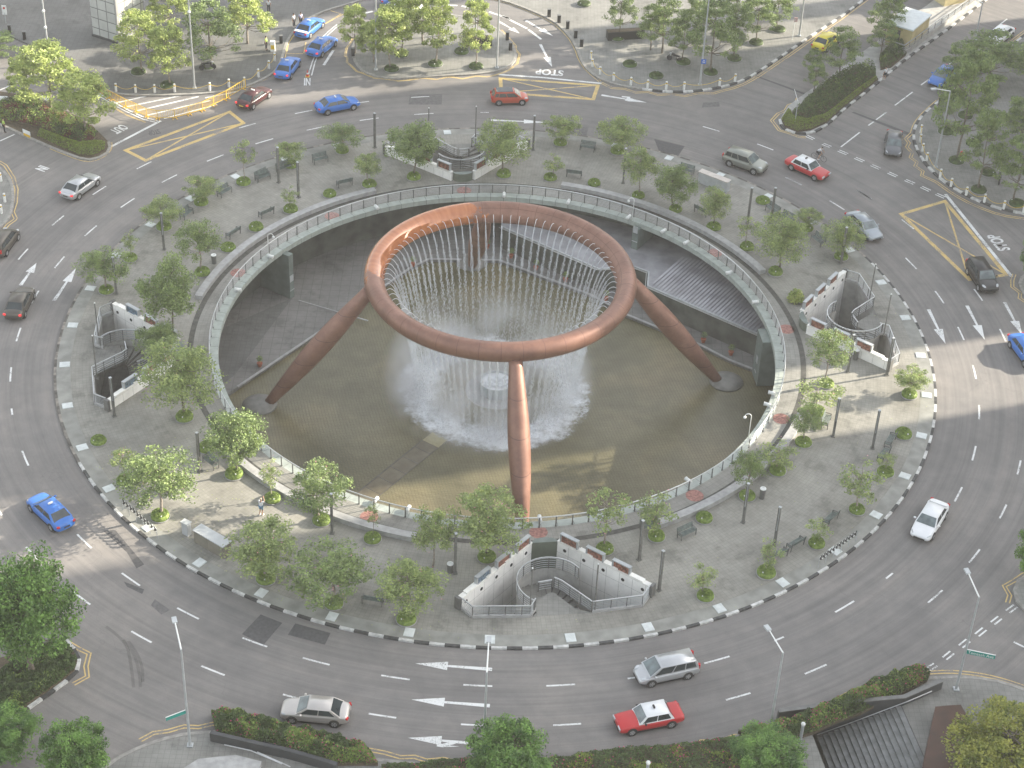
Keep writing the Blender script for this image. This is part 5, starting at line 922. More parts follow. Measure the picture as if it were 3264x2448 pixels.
row([(43.52, 40.75), (43.13, 38.74), (43.08, 36.80), (43.21, 34.90), (44.05, 31.63), (44.85, 29.87), (46.10, 28.27), (47.69, 27.02), (49.40, 25.89), (51.27, 25.38)], 'along the right kerb', 'bollards along the right kerb')
row([(-48.98, 23.50), (-47.57, 17.66), (-47.71, 19.71)], 'at the left edge of the view', 'bollards at the left edge', ch=False)
def bb_proto():
    T = thing('black_bollard', '', 'bollard'); mb = MB(); mb.box((0, 0, .45), (.34, .34, .9)); mb.build('body', M['black'], T); mb = MB(); mb.box((0, 0, .93), (.4, .4, .06)); mb.build('cap', M['steeld'], T); return Kind(T)
BB = bb_proto()
for p, l in (((4.38, 64.79), 'leftmost of the row on the back loop kerb'), ((5.52, 63.35), 'second from left on the back loop kerb'), ((6.50, 61.91), 'third from left on the back loop kerb'), ((7.38, 59.64), 'in tree shade, back loop kerb'), ((8.03, 57.56), 'nearest the white bollards, back loop kerb'), ((-0.31, 58.45), 'on the taxi island tip nearest the lamp'), ((0.10, 55.94), 'lower one on the right tip of the taxi island'), ((-17.19, 53.04), 'at the left end of the taxi island'), ((-55.38, 55.24), 'by the no entry board, top left'), ((-53.42, 53.79), 'middle of the three at the top left'), ((-51.36, 52.21), 'right one of the three at the top left'), ((-25.35, 55.36), 'beside the first taxi')):
    BB.put((*p, .15), .2, 'square black bollard '+l, 'black bollards')
def lamp(lab, base, h, d=None, arm=2.2, rise=.35, r=.09, head=True, sign=None, cams=()):
    T = thing('street_lamp', lab, 'street lamp', (*base, .15), 0, 'street lamps'); mb = MB(); mb.tube([(0, 0, 0), (0, 0, h*.45), (0, 0, h)], [r*1.25, r, r*.7], 10); mb.box((0, 0, .05), (.4, .4, .1)); mb.build('pole', M['steelg'], T)
    if d:
        d = Vector((*d, 0)).normalized(); e = d*arm+Vector((0, 0, h+rise)); mb = MB(); mb.tube([(0, 0, h-.02), e*1.0], [r*.65, r*.5], 8); mb.build('arm', M['lampw'], T)
        if head: mb = MB(); mb.box(e+d*.22, (.55, .32, .13), atan2(d.y, d.x)); mb.build('lamp_head', M['boxg'], T)
    for z in cams: mb = MB(); mb.ball((.02, -.16, z), .17, 12); mb.build('camera_dome', M['lampw'], T, True)
    return T
LM = lamp('tall street lamp at the bottom left with a turquoise street sign', (-19.58, -48.38), 9.0, (-.32, .95), 2.2)
mb = MB(); mb.box((-.62, -.38, 3.3), (1.5, .04, .3), radians(32)); sg = mb.build('street_sign', M['greens'], LM); mb = MB(); mb.box((-.62, -.38, 3.47), (1.54, .05, .04), radians(32)); mb.build('sign_frame', M['lampw'], sg)
lamp('tall street lamp at the bottom centre beside the lane arrows', (0.12, -48.38), 8.0, (.02, 1), 2.4)
lamp('tall street lamp beside the flowering hedge, bottom right', (19.76, -44.83), 7.3, (-.42, .9), 1.9)
LQ = lamp('tall street lamp with the green Temasek Ave sign, right', (33.35, -40.39), 8.9, (-.22, .97), 2.0)
mb = MB(); mb.box((1.02, -.25, 3.75), (1.95, .05, .36), radians(-14)); sg = mb.build('street_sign', M['greens'], LQ); mb = MB(); mb.box((1.02, -.25, 3.95), (1.98, .06, .04), radians(-14)); mb.build('sign_frame', M['lampw'], sg)
def sign_text(txt, parent, org, rz, width, h, m, face=-1):
    cu = bpy.data.curves.new('t', 'FONT'); cu.body = txt; cu.size = 1; o = bpy.data.objects.new('t', cu); C.objects.link(o); dg = bpy.context.evaluated_depsgraph_get(); me = bpy.data.meshes.new_from_object(o.evaluated_get(dg)); bpy.data.objects.remove(o)
    xs = [v.co.x for v in me.vertices]; ys = [v.co.y for v in me.vertices]
    for v in me.vertices: x = (v.co.x-min(xs))/(max(xs)-min(xs))*width-width/2; z = (v.co.y-min(ys))/(max(ys)-min(ys))*h-h/2; v.co = (x, 0, z)
    me.materials.clear(); me.materials.append(m); me.name = 'lettering'; o = bpy.data.objects.new('lettering', me); C.objects.link(o); o.parent = parent; o.location = org; o.rotation_euler = (0, 0, rz); return o
sign_text('Temasek Ave', sg, (1.02-.03*sin(radians(14)), -.25-.032, 3.75), radians(-14), 1.75, .24, M['lampw'])
lamp('slanting looking grey street lamp on the right pavement in front of trees', (43.93, 33.64), 8.7, (-.9, -.2), 1.6)
lamp('street lamp with a bent arm beside the far right road', (53.32, 63.32), 4.6, (-.7, .5), 3.0)
lamp('tall grey lamp pole with two camera domes, back left forecourt', (-33.24, 44.03), 12.5, None, cams=(8.9,))
lamp('grey lamp pole behind the sunlit trees, top left', (-49.57, 48.59), 12.5, None, cams=(4.2, 6.1))
lamp('tall white lamp pole at the right end of the taxi island', (-1.31, 51.55), 12.5, None)
lamp('grey lamp pole behind trees at the left of the taxi island', (-14.41, 49.93), 12.5, None)
LB = lamp('tall lamp pole carrying a blue sign on the back pavement', (20.82, 49.46), 12.5, None)
mb = MB(); mb.box((.12, -.14, 2.9), (.55, .05, .55)); b_ = mb.build('blue_sign', M['bluem'], LB); mb = MB(); mb.add([(.02, -.17, 3.08), (.25, -.17, 3.08), (.135, -.17, 3.0)], [(0, 1, 2)]); mb.box((.12, -.17, 2.85), (.3, .01, .05)); mb.build('symbol', M['lampw'], b_)
lamp('white lamp pole near the top edge, back right pavement', (32.99, 62.41), 12.5, None)
lamp('grey lamp pole rising at the top edge behind the taxi island', (-3.91, 60.11), 12.5, None)
lamp('thin grey pole at the tip of the back right median', (30.37, 41.74), 2.6, (-.2, 1), 1.5, .6, .045, False)
for lab, b in (('white dome topped post in the bottom right hedge', (21.68, -46.05)), ('white dome topped post at the bottom edge', (11.00, -50.04)), ('white dome topped post beside the centre lamp', (0.25, -49.18))):
    T = thing('dome_post', lab, 'post', (*b, .15), 0, 'dome topped posts'); mb = MB(); mb.tube([(0, 0, 0), (0, 0, 1.7)], .11, 10); mb.build('post', M['steelg'], T); mb = MB(); mb.ball((0, 0, 1.86), .16, 12); mb.build('dome', M['lampw'], T, True)
# yellow crowd barriers
def barr_proto():
    T = thing('crowd_barrier', '', 'barrier'); mb = MB()
    for z in (.18, 1.05): mb.bar((-.75, 0, z), (.75, 0, z), .045, .045)
    for x in (-.75, .75): mb.bar((x, 0, .05), (x, 0, 1.07), .05, .05)
    mb.build('frame', M['barr'], T); mb = MB()
    for k in range(9): mb.bar((-.6+.15*k, 0, .2), (-.6+.15*k, 0, 1.04), .022, .022)
    mb.build('bars', M['barr'], T)
    for x in (-.6, .6): mb = MB(); mb.bar((x, -.28, .03), (x, .28, .03), .06, .05); mb.bar((x, 0, .03), (x, 0, .2), .05, .05); mb.build('foot', M['barr'], T)
    return Kind(T)
BR = barr_proto(); PL = [(-43.91, 43.24), (-41.69, 41.08), (-39.72, 39.42), (-38.46, 38.53), (-37.20, 37.55), (-36.05, 37.25), (-34.32, 37.54), (-32.96, 38.48), (-31.73, 39.44), (-30.74, 40.70), (-29.61, 42.11), (-27.94, 44.83)]
for i, (a, b) in enumerate(zip(PL, PL[1:])):
    BR.put(((a[0]+b[0])/2, (a[1]+b[1])/2, 0), atan2(b[1]-a[1], b[0]-a[0]), f'yellow crowd barrier on the striped corner, {ORD[i]} from the left', 'yellow crowd barriers', (hypot(b[0]-a[0], b[1]-a[1])/1.52, 1, 1))
# cabinets
def cabinet(lab, a, b, dep, h, m, mt):
    a, b = Vector(a), Vector(b); d = (b-a).normalized(); n = Vector((-d.y, d.x))*dep; T = thing('utility_cabinet', lab, 'cabinet', (*a, .15)); P = [(0, 0), tuple(b-a), tuple(b-a+n), tuple(n)]; mb = MB(); mb.prism(P, 0, h); mb.build('housing', m, T, fix=True)
    e = d*.06; q = n.normalized()*.06; P2 = [tuple(-e-q), tuple(b-a+e-q), tuple(b-a+n+e+q), tuple(n-e+q)]; mb = MB(); mb.prism(P2, h, h+.07); mb.build('lid', mt, T, fix=True)
    k = max(1, int((b-a).length/1.05)); dn = -n.normalized()*.012
    for j in range(k):
        c0 = (b-a)*((j+.06)/k)+dn; c1 = (b-a)*((j+.94)/k)+dn; mb = MB(); mb.bar((*c0, h*.52), (*c1, h*.52), .02, h*.8); mb.build('door', m, T)
cabinet('long grey utility cabinet with a pale top on the plaza rim, back right', (19.32, 28.64), (21.98, 26.74), .62, 1.2, M['boxg'], M['boxt'])
cabinet('long olive utility cabinet with a grey lid on the plaza, front left', (-22.39, -27.93), (-19.92, -29.73), .85, 1.15, M['boxb'], M['boxg'])
cabinet('small grey control cabinet beside the long olive one', (-23.45, -27.05), (-22.94, -27.38), .4, 1.15, M['boxg'], M['boxg'])
T = thing('black_planter', 'long black screen box under a tree, back right of the taxi road', 'planter', (*(11.04, 59.21), .15)); a, b = Vector((11.04, 59.21)), Vector((15.18, 60.12)); mb = MB(); d = b-a; n = Vector((-d.y, d.x)).normalized()*1.0; mb.prism([(0, 0), tuple(d), tuple(d+n), tuple(n)], 0, .95); mb.build('body', M['black'], T, fix=True); mb = MB(); mb.prism([tuple(n*.15), tuple(d+n*.15), tuple(d+n*.85), tuple(n*.85)], .95, .99); mb.build('soil', M['soil'], T, fix=True)
T = thing('black_planter', 'black box behind the round tree on the taxi island', 'planter', (*(-4.96, 56.33), .15)); a, b = Vector((-4.96, 56.33)), Vector((-1.98, 56.60)); mb = MB(); d = b-a; n = Vector((-d.y, d.x)).normalized()*.9; mb.prism([(0, 0), tuple(d), tuple(d+n), tuple(n)], 0, .95); mb.build('body', M['black'], T, fix=True); mb = MB(); mb.prism([tuple(n*.15), tuple(d+n*.15), tuple(d+n*.85), tuple(n*.85)], .95, .99); mb.build('soil', M['soil'], T, fix=True)
for lab, p, h in (('cylindrical grey bin with a white ring top, right of the plaza', (21.38, -20.12), .95), ('dark round bin with a white rim beside the right stairwell', (31.30, -0.65), .95), ('dark round bin on the left of the plaza by the bench wall', (-26.39, 10.53), .85), ('round bin beside the light post left of the front stairwell', (-2.91, -30.17), .8)):
    T = thing('litter_bin', lab, 'bin', (*p, .15), 0, 'litter bins'); mb = MB(); mb.lathe([(.22, 0), (.24, h-.1), (.24, h)], 16); mb.build('body', M['steeld'], T); mb = MB(); mb.lathe([(.25, h), (.25, h+.05), (.14, h+.06), (.13, h+.01)], 16); mb.build('rim', M['lampw'], T)
def chevrons(lab, a, b, n, flip):
    a, b = Vector((*a, .15)), Vector((*b, .15)); T = thing('chevron_sign', lab, 'chevron sign', tuple(a), 0, 'chevron signs on the kerb'); d = b-a; L = d.length; d.normalize(); up = Vector((0, 0, 1)); mb = MB(); mb.bar(d*0+up*.78, d*L+up*.78, .02, .03); mb.bar(d*0+up*1.12, d*L+up*1.12, .02, .03); mb.build('rails', M['lampw'], T)
    for k in range(6): mb = MB(); q = d*(L*k/5); mb.bar(q, q+up*1.1, .04, .04); mb.build('post', M['steelg'], T)
    for k in range(n):
        c = d*(L*(k+.5)/n)+up*.95; s = L/n*.42*flip; h = .22; nn = Vector((-d.y, d.x, 0))*.02; mb = MB()
        P = [c-d*s-up*h, c+d*s*.1-up*h, c+d*s*1.1, c+d*s*.1+up*h, c-d*s+up*h, c]; mb.add([p+nn for p in P]+[p-nn for p in P], [(0, 1, 2, 5), (5, 2, 3, 4), (11, 8, 7, 6), (10, 9, 8, 11)]+[(i, (i+1) % 6, (i+1) % 6+6, i+6) for i in range(6)]); mb.build('chevron', M['black'], T)
chevrons('row of black chevrons along the kerb in the sunny band, front left', (-28.39, -24.58), (-25.19, -27.86), 10, 1)
chevrons('row of black chevrons over a cover slab on the kerb, front right', (24.92, -28.19), (28.20, -24.94), 12, -1)
def pot_proto(seed):
    rnd = random.Random(seed); T = thing('potted_plant', '', 'potted plant'); mb = MB(); mb.lathe([(.16, 0), (.22, .32), (.26, .34), (.26, .4), (.2, .4)], 16); mb.build('pot', M['orange'], T); mb = MB()
    for i in range(130): v = Vector((rnd.gauss(0, 1), rnd.gauss(0, 1), rnd.gauss(0, 1))).normalized()*.32*rnd.random()**.4; leafquad(mb, v+Vector((0, 0, .82)), .07, rnd)
    mb.build('foliage', M['leafB'], T); return Kind(T)
PT = pot_proto(4)
for p, l in (((-21.32, 1.78), 'alone on the left deck above the pool edge'), ((19.04, 8.29), 'with white blooms before the dark wall, right'), ((21.47, 6.46), 'furthest right on the deck'), ((-1.44, 22.98), 'at the back, right of the rear leg'), ((0.94, 21.40), 'behind the jets, back centre'), ((3.41, 19.44), 'behind the jets on the back right deck'), ((6.28, 17.55), 'by the pool edge behind the right of the jets'), ((10.12, 14.59), 'seen through the jets next to the right leg'), ((-8.58, 19.17), 'behind the jets at the left')): PT.put((*p, -5.0), 0, 'orange potted plant '+l, 'orange pots on the lower deck')
# tall tiled pillar of a building, top left
c0, c1, c2 = Vector((-42.89, 53.45)), Vector((-46.15, 55.26)), Vector((-40.66, 57.01)); d1, d2 = c1-c0, c2-c0
T = thing('tiled_pillar', 'massive pillar clad in square pale tiles, top left', 'building pillar', (*c0, .15)); mb = MB(); mb.prism([(0, 0), tuple(d2), tuple(d1+d2), tuple(d1)], 0, 14); mb.build('tile_cladding', M['tile'], T, fix=True)
mb = MB(); mb.box((0, 0, 7), (.28, .28, 14.02), .8); mb.build('corner_strip', M['concrete'], T); mb = MB(); mb.prism([tuple(-(d1+d2)*.02), tuple(d2*1.03-d1*.03), tuple((d1+d2)*1.02), tuple(d1*1.03-d2*.03)], -.02, .25); mb.build('plinth', M['dconc'], T, fix=True)
# signs
T = thing('no_entry_board', 'white board with a red dot on a post, top left', 'sign', (*(-56.33, 57.46), .15)); mb = MB(); mb.tube([(0, 0, 0), (0, 0, 1.3)], .04, 6); mb.build('post', M['steelg'], T); mb = MB(); mb.box((0, 0, 1.6), (.5, .05, 1.1)); b_ = mb.build('board', M['lampw'], T); mb = MB(); mb.lathe([(.13, -.01), (.13, .01)], 16); o = mb.build('red_disc', M['redm'], b_); o.rotation_euler = (pi/2, 0, 0); o.location = (0, -.035, 1.85)
T = thing('kerb_sign', 'small white and yellow board on the kerb of the planted median', 'sign', (*(-48.39, 32.28), .15), -.6); mb = MB(); mb.box((0, 0, .55), (1.05, .05, .4)); mb.build('white_panel', M['lampw'], T); mb = MB(); mb.box((0, 0, .2), (.9, .05, .28)); mb.build('yellow_panel', M['barr'], T)
for x in (-.45, .45): mb = MB(); mb.box((x, .04, .25), (.05, .04, .5)); mb.build('leg', M['steelg'], T)
T = thing('pink_sign', 'pale pink notice on a thin white post by the far road, top right', 'sign', (*(32.09, 61.39), .15)); mb = MB(); mb.tube([(0, 0, 0), (0, 0, 2.6)], .035, 6); mb.build('post', M['lampw'], T); mb = MB(); mb.box((.1, 0, 2.5), (.4, .05, .55)); mb.build('panel', mat('pink_panel', (.55, .36, .33), .6), T)
T = thing('fire_hydrant', 'red fire hydrant beside a square bush on the right pavement', 'hydrant', (*(46.86, 35.68), .15)); mb = MB(); mb.lathe([(.16, 0), (.16, .08), (.11, .1), (.11, .6), (.15, .64), (.12, .78), (.03, .84)], 14); mb.build('barrel', M['redm'], T, True); mb = MB(); mb.tube([(-.22, 0, .5), (.22, 0, .5)], .06, 8); mb.build('outlets', M['redm'], T)
# shed, guard house and ramp railing on the far median
a, b, c = Vector((42.62, 61.34)), Vector((45.17, 59.76)), Vector((47.81, 63.76)); T = thing('white_shed', 'small building with a flat white roof on the far median', 'shed', (*a, .15)); d = b-a; e = c-b; mb = MB(); mb.prism([(0, 0), tuple(d), tuple(d+e), tuple(e)], 0, 2.5); mb.build('walls', M['cream'], T, fix=True); mb = MB(); o_ = (d+e)*.03; mb.prism([tuple(-o_), tuple(d*1.04-e*.04), tuple((d+e)*1.03), tuple(e*1.04-d*.04)], 2.5, 2.68); mb.build('roof', M['roofw'], T, fix=True); mb = MB(); mb.bar((*(d*.3-e.normalized()*.02), 1.05), (*(d*.55-e.normalized()*.02), 1.05), .04, 2.1); mb.build('door', M['dconc'], T)
T = thing('guard_house', 'cream guard house at the top edge by the ramp', 'guard house', (*(51.15, 71.80), .15), .5); mb = MB(); mb.box((2.0, 1.5, 1.8), (4.0, 3.0, 3.6)); mb.build('walls', M['cream'], T); mb = MB(); mb.box((2.0, 1.5, 3.7), (4.3, 3.3, .2)); mb.build('roof', M['steelg'], T)
for k in range(3): mb = MB(); mb.box((.9+1.1*k, -.01, 1.6), (.7, .04, 1.6)); mb.build('window', M['glass'], T)
RP = [(41.86, 60.78), (42.13, 59.98), (44.21, 58.36), (45.81, 60.47), (48.73, 64.59), (51.69, 68.48), (54.96, 72.87), (57.90, 76.81)]; T = thing('ramp_railing', 'grey metal railing round the ramp on the far median', 'railing', (*RP[0], .15)); L0 = RP[0]
mb = MB(); mb2 = MB(); mb3 = MB()
for a, b in zip(RP, RP[1:]):
    A_, B_ = (a[0]-L0[0], a[1]-L0[1]), (b[0]-L0[0], b[1]-L0[1]); mb.bar((*A_, .3), (*B_, .3), .22, .6); mb2.bar((*A_, 1.35), (*B_, 1.35), .09, .09); mb2.bar((*A_, 1.0), (*B_, 1.0), .05, .05); mb2.bar((*A_, .8), (*B_, .8), .05, .05); n_ = max(2, int(hypot(B_[0]-A_[0], B_[1]-A_[1])/1.5))
    for j in range(n_): s = j/n_; mb3.bar((A_[0]+(B_[0]-A_[0])*s, A_[1]+(B_[1]-A_[1])*s, .6), (A_[0]+(B_[0]-A_[0])*s, A_[1]+(B_[1]-A_[1])*s, 1.33), .06, .06)
mb.build('base_wall', M['concrete'], T); mb2.build('rails', M['steelg'], T); mb3.build('uprights', M['steeld'], T)

# ------------------------------------------------------------------ vehicles
def paint(name, col, metal=.0, rough=.28): return mat(name, col, rough, metal, var=.04, scale=1, spec=.6)
PNT = dict(silver=paint('silver_paint', (.50, .51, .52), .55), champ=paint('champagne_paint', (.52, .49, .46), .5), white=paint('white_paint', (.74, .75, .76)), blue=paint('taxi_blue_paint', (.035, .155, .50)), red=paint('taxi_red_paint', (.46, .018, .022)), maroon=paint('maroon_paint', (.055, .012, .014)), black=paint('black_paint', (.018, .018, .02)), grey=paint('grey_paint', (.13, .135, .145), .5), olive=paint('olive_silver_paint', (.27, .28, .25), .5), orange=paint('orange_red_paint', (.44, .065, .03)), yellow=paint('yellow_paint', (.62, .52, .02)), bronze=paint('bronze_and_glare_paint', (.10, .09, .078), .5), lgrey=paint('light_grey_paint', (.30, .33, .36), .5))
SH = dict(   # length, width, height, rear window base/top, windscreen top/base (x), belt height, body top stations
 sedan=(4.75, 1.80, 1.46, -1.84, -1.08, .42, 1.28, .93, [(-2.375, .70, .42, .72), (-2.31, .86, .30, .90), (-1.95, .95, .22, .985), (-1.5, .99, .20, .97), (0, 1, .20, .94), (1.15, .99, .20, .93), (1.75, .97, .21, .86), (2.15, .92, .23, .76), (2.32, .82, .30, .64), (2.375, .66, .38, .56)]),
 box=(4.7, 1.70, 1.50, -1.58, -1.20, .38, .98, .90, [(-2.35, .90, .40, .80), (-2.33, .97, .32, .90), (-1.9, .99, .24, .92), (-1.4, 1, .22, .91), (0, 1, .22, .90), (.9, 1, .22, .90), (1.6, .99, .22, .865), (2.1, .98, .24, .82), (2.31, .95, .32, .76), (2.35, .88, .40, .66)]),
 hatch=(4.0, 1.69, 1.50, -1.90, -1.55, .42, 1.22, .92, [(-2.0, .78, .40, .78), (-1.95, .90, .28, .92), (-1.6, .97, .22, .95), (-.8, 1, .20, .94), (0, 1, .20, .93), (1.0, .99, .20, .92), (1.5, .96, .21, .85), (1.82, .88, .25, .72), (1.96, .75, .32, .60), (2.0, .60, .40, .54)]),
 mpv=(4.6, 1.77, 1.62, -2.18, -1.92, .62, 1.62, .95, [(-2.3, .82, .40, .82), (-2.26, .93, .28, .94), (-1.9, .98, .22, .97), (-1.0, 1, .20, .96), (0, 1, .20, .95), (1.2, .99, .20, .95), (1.75, .96, .21, .86), (2.08, .90, .24, .74), (2.25, .78, .32, .62), (2.3, .62, .40, .55)]),
 suv=(4.6, 1.85, 1.72, -2.15, -1.85, .45, 1.22, 1.05, [(-2.3, .84, .45, .90), (-2.27, .94, .34, 1.04), (-1.9, .98, .28, 1.07), (-1.0, 1, .26, 1.06), (0, 1, .26, 1.05), (1.1, .99, .26, 1.05), (1.8, .97, .27, .98), (2.15, .92, .30, .88), (2.27, .84, .38, .74), (2.3, .70, .46, .66)]))
def vehicle(shape, lab, pnt, loc, rz, cab=None, taxi=None, plate='plate', glass='glass', brake=False, group=None, roof=None, name='car', wheels='rim', trunk=None):
    L_, W, H, xr0, xr1, xw1, xw0, belt, st = SH[shape]; w2 = W/2; T = thing(name, lab, 'taxi' if taxi else 'car', loc, rz, group); P = PNT[pnt]; CB = PNT[cab] if cab else P
    mb = MB(); prev = None
    for x, wf, zb, zt in st:
        w_ = w2*wf; half = [(w_*.80, zb), (w_*.97, zb+.10), (w_, zb+.26), (w_*.995, zt-.24), (w_*.955, zt-.07), (w_*.80, zt), (w_*.4, zt+.022)]
        ring_ = [(0, zb)]+half+[(0, zt+.03)]+[(-y, z) for y, z in reversed(half)]; o = len(mb.v); mb.v += [(x, y, z) for y, z in ring_]; n = len(ring_)
        if prev is not None: mb.f += [(prev+i, prev+(i+1) % n, o+(i+1) % n, o+i) for i in range(n)]; mb.mi += [0]*n
        else: mb.f.append(tuple(o+i for i in range(n))); mb.mi.append(0)
        prev = o
    mb.f.append(tuple(prev+i for i in reversed(range(n)))); mb.mi.append(0)
    B = mb.build('body', P, T, True, True); md = B.modifiers.new('sub', 'SUBSURF'); md.levels = 1; md.render_levels = 1
    wb, wr, zt = w2*.93, w2*.74 if shape != 'box' else w2*.78, H-.05; zb = belt-.03
    xm = (xr1+xw1)/2; V = [(xr0, wb, zb), (xr1, wr, zt), (xm, wr, zt), (xw1, wr, zt), (xw0, wb, zb)]
    bm = bmesh.new(); Lv = [bm.verts.new(v) for v in V]; Rv = [bm.verts.new((v[0], -v[1], v[2])) for v in V]; cv = [bm.verts.new((V[i][0], 0, V[i][2]+(.04 if i == 2 else 0))) for i in (1, 2, 3)]
    bm.faces.new(Lv[::-1]); bm.faces.new(Rv)
    for i in (1, 2): bm.faces.new((Lv[i], Lv[i+1], cv[i], cv[i-1])); bm.faces.new((cv[i-1], cv[i], Rv[i+1], Rv[i]))
    bm.faces.new((Lv[0], Lv[1], cv[0], Rv[1], Rv[0])); bm.faces.new((Lv[4], Rv[4], Rv[3], cv[2], Lv[3]))
    bmesh.ops.recalc_face_normals(bm, faces=bm.faces)
    ed = [e for e in bm.edges if all(v.co.z > zt-.02 for v in e.verts) and not all(abs(v.co.y) < .01 for v in e.verts)]
    bmesh.ops.bevel(bm, geom=ed, offset=.07, segments=3, affect='EDGES'); me = bpy.data.meshes.new('cabin'); bm.to_mesh(me); bm.free(); me.materials.append(CB)
    for p_ in me.polygons: p_.use_smooth = p_.area < .12 or p_.normal.z > .9
    cabn = bpy.data.objects.new('cabin', me); C.objects.link(cabn); cabn.parent = T
    def S(s, t, sd_, off=.008):   # a point on the slanted side of the cabin
        xa, xb = xr0+(xr1-xr0)*t, xw0+(xw1-xw0)*t; y = wb+(wr-wb)*t; nz = Vector((0, zt-zb, wb-wr)).normalized()*off; return ((xa+(xb-xa)*s), sd_*(y+nz.y), zb+(zt-zb)*t+nz.z)
    g0 = M[glass]; bp = {'sedan': .50, 'box': .50, 'hatch': .52, 'mpv': .56, 'suv': .52}[shape]; q0 = {'sedan': .10, 'box': .08, 'hatch': .22, 'mpv': .30, 'suv': .28}[shape]
    for sd_ in (-1, 1):
        for (s0, s1, t0, t1) in ((q0, bp-.012, .14, .84), (bp+.012, .93, .14, .84))+(((.05, q0-.02, .18, .82),) if shape in ('hatch', 'mpv', 'suv') else ()):
            mb = MB(); mb.add([S(s0, t0, sd_), S(s1, t0, sd_), S(s1, t1, sd_), S(s0, t1, sd_)], [(0, 1, 2, 3) if sd_ < 0 else (3, 2, 1, 0)]); mb.build('side_window', g0, T)
    def quad(x0, z0, x1, z1, wf0, wf1, sgn):
        n_ = Vector((z1-z0, 0, -(x1-x0)))*sgn; n_.normalize(); n_ *= .014
        mb = MB(); a_ = [(x0+(x1-x0)*.1, wf0), (x0+(x1-x0)*.9, wf1)]; zz = [z0+(z1-z0)*.1, z0+(z1-z0)*.9]; vs = []
        for (x, wf), z in zip(a_, zz):
            for k in range(7): y = wf*(1-2*k/6); vs.append((x+n_.x, y, z+n_.z*1))
        mb.add(vs, [(k, k+1, k+8, k+7) for k in range(6)]); return mb
    quad(xw0, zb, xw1, zt, wb*.90, wr*.90, 1).build('windscreen', M['glassl'] if glass == 'glass' else g0, T, fix=True); quad(xr0, zb, xr1, zt, wb*.86, wr*.88, -1).build('rear_window', g0, T, fix=True)
    if roof: mb = MB(); mb.box((xm, 0, H+.002), (xw1-xr1-.2, wr*1.7, .012)); mb.build('sunroof', M[roof], T)
    ax = L_/2-(.88 if shape != 'hatch' else .72); R = .325 if shape != 'suv' else .36
    for wx in (ax, -ax+.08):
        for sd_ in (-1, 1):
            y = sd_*(w2-.085); 
            mb = MB(); mb.tube([(wx, sd_*(w2-.22), R+.01), (wx, sd_*(w2+.004), R+.01)], R+.055, 20); mb.build('wheel_arch', M['black'], T)
            mb = MB(); mb.tube([(wx, sd_*(w2-.2), R), (wx, sd_*(w2-.0), R), (wx, sd_*(w2+.018), R)], [R, R, R*.93], 20); wh = mb.build('wheel', M['rubber'], T)
            mb = MB(); mb.tube([(wx, sd_*(w2+.012), R), (wx, sd_*(w2+.024), R)], [R*.66, R*.60], 16)
            mb.build('rim', M[wheels], wh)
            mb = MB()
            for k in range(5): a_ = 2*pi*k/5; mb.bar((wx+.035*cos(a_+.6), sd_*(w2+.028), R+.035*sin(a_+.6)), (wx+R*.6*cos(a_+.6), sd_*(w2+.028), R+R*.6*sin(a_+.6)), .05, .004) if False else mb.add([(wx+.05*cos(a_), sd_*(w2+.026), R+.05*sin(a_)), (wx+R*.57*cos(a_-.22), sd_*(w2+.026), R+R*.57*sin(a_-.22)), (wx+R*.57*cos(a_+.22), sd_*(w2+.026), R+R*.57*sin(a_+.22))], [(0, 1, 2)])
            mb.build('hub_slots', M['rubber'], wh)
    fz = {'sedan': .66, 'box': .68, 'hatch': .70, 'mpv': .74, 'suv': .86}[shape]
    for sd_ in (-1, 1):
        mb = MB()
        if shape == 'box': mb.box((L_/2-.005, sd_*w2*.62, .66), (.06, .42, .17))
        else: mb.ball((0, 0, 0), 1, 12); mb.v = [(L_/2-.30+v[0]*.22, sd_*(w2*.70)+v[1]*.14-sd_*v[0]*.08, fz+.03-v[0]*.05+v[2]*.06) for v in mb.v]
        mb.build('headlight', M['head'], T, shape != 'box')
        mb = MB(); tz = {'sedan': .80, 'box': .74, 'hatch': .86, 'mpv': .95, 'suv': 1.0}[shape]; mb.box((-L_/2+.09, sd_*w2*.76, tz), (.15, .24 if shape != 'box' else .4, .13 if shape in ('sedan', 'box') else .34), sd_*-.35); mb.build('tail_light', M['tailon' if brake else 'tail'], T)
        mb = MB(); mb.ball((0, 0, 0), 1, 10); mb.v = [(xw0-.42+v[0]*.09, sd_*(w2+.09)+v[1]*.12, belt+.08+v[2]*.075) for v in mb.v]; mb.build('wing_mirror', CB if shape != 'box' else M['black'], T, True)
    mb = MB(); mb.box((-L_/2-.012, 0, .62), (.03, .5, .12)); mb.build('number_plate', M[plate], T); mb = MB(); mb.box((L_/2-.03, 0, .40), (.09, .9, .14)); mb.build('grille', M['black'], T)
    mb = MB(); mb.box((0, 0, .22), (L_-1.0, W-.1, .12)); mb.build('underside', M['black'], T)
    if trunk: mb = MB(); mb.prism([(-L_/2+.1, -w2*.82), (xr0-.06, -w2*.84), (xr0-.06, w2*.84), (-L_/2+.1, w2*.82)], st[2][3]-.03, st[2][3]+.034); mb.build('boot_lid', PNT[trunk], T, fix=True)
    if taxi: mb = MB(); mb.box((xm+.12, 0, H+.09), (.12, .40 if taxi != 'small' else .3, .11)); mb.build('taxi_sign', M['lampw'] if taxi != 'small' else M['black'], T)
    return T
def drive(shape, lab, pnt, f, r, side, **k):   # contact points of the front and rear wheel on the side we see; side +1 = left flank
    f, r = Vector(f), Vector(r); d = (f-r).normalized(); n = Vector((-d.y, d.x)); c = (f+r)/2-n*side*(SH[shape][1]/2); return vehicle(shape, lab, pnt, (c.x, c.y, .01), atan2(d.y, d.x), **k)
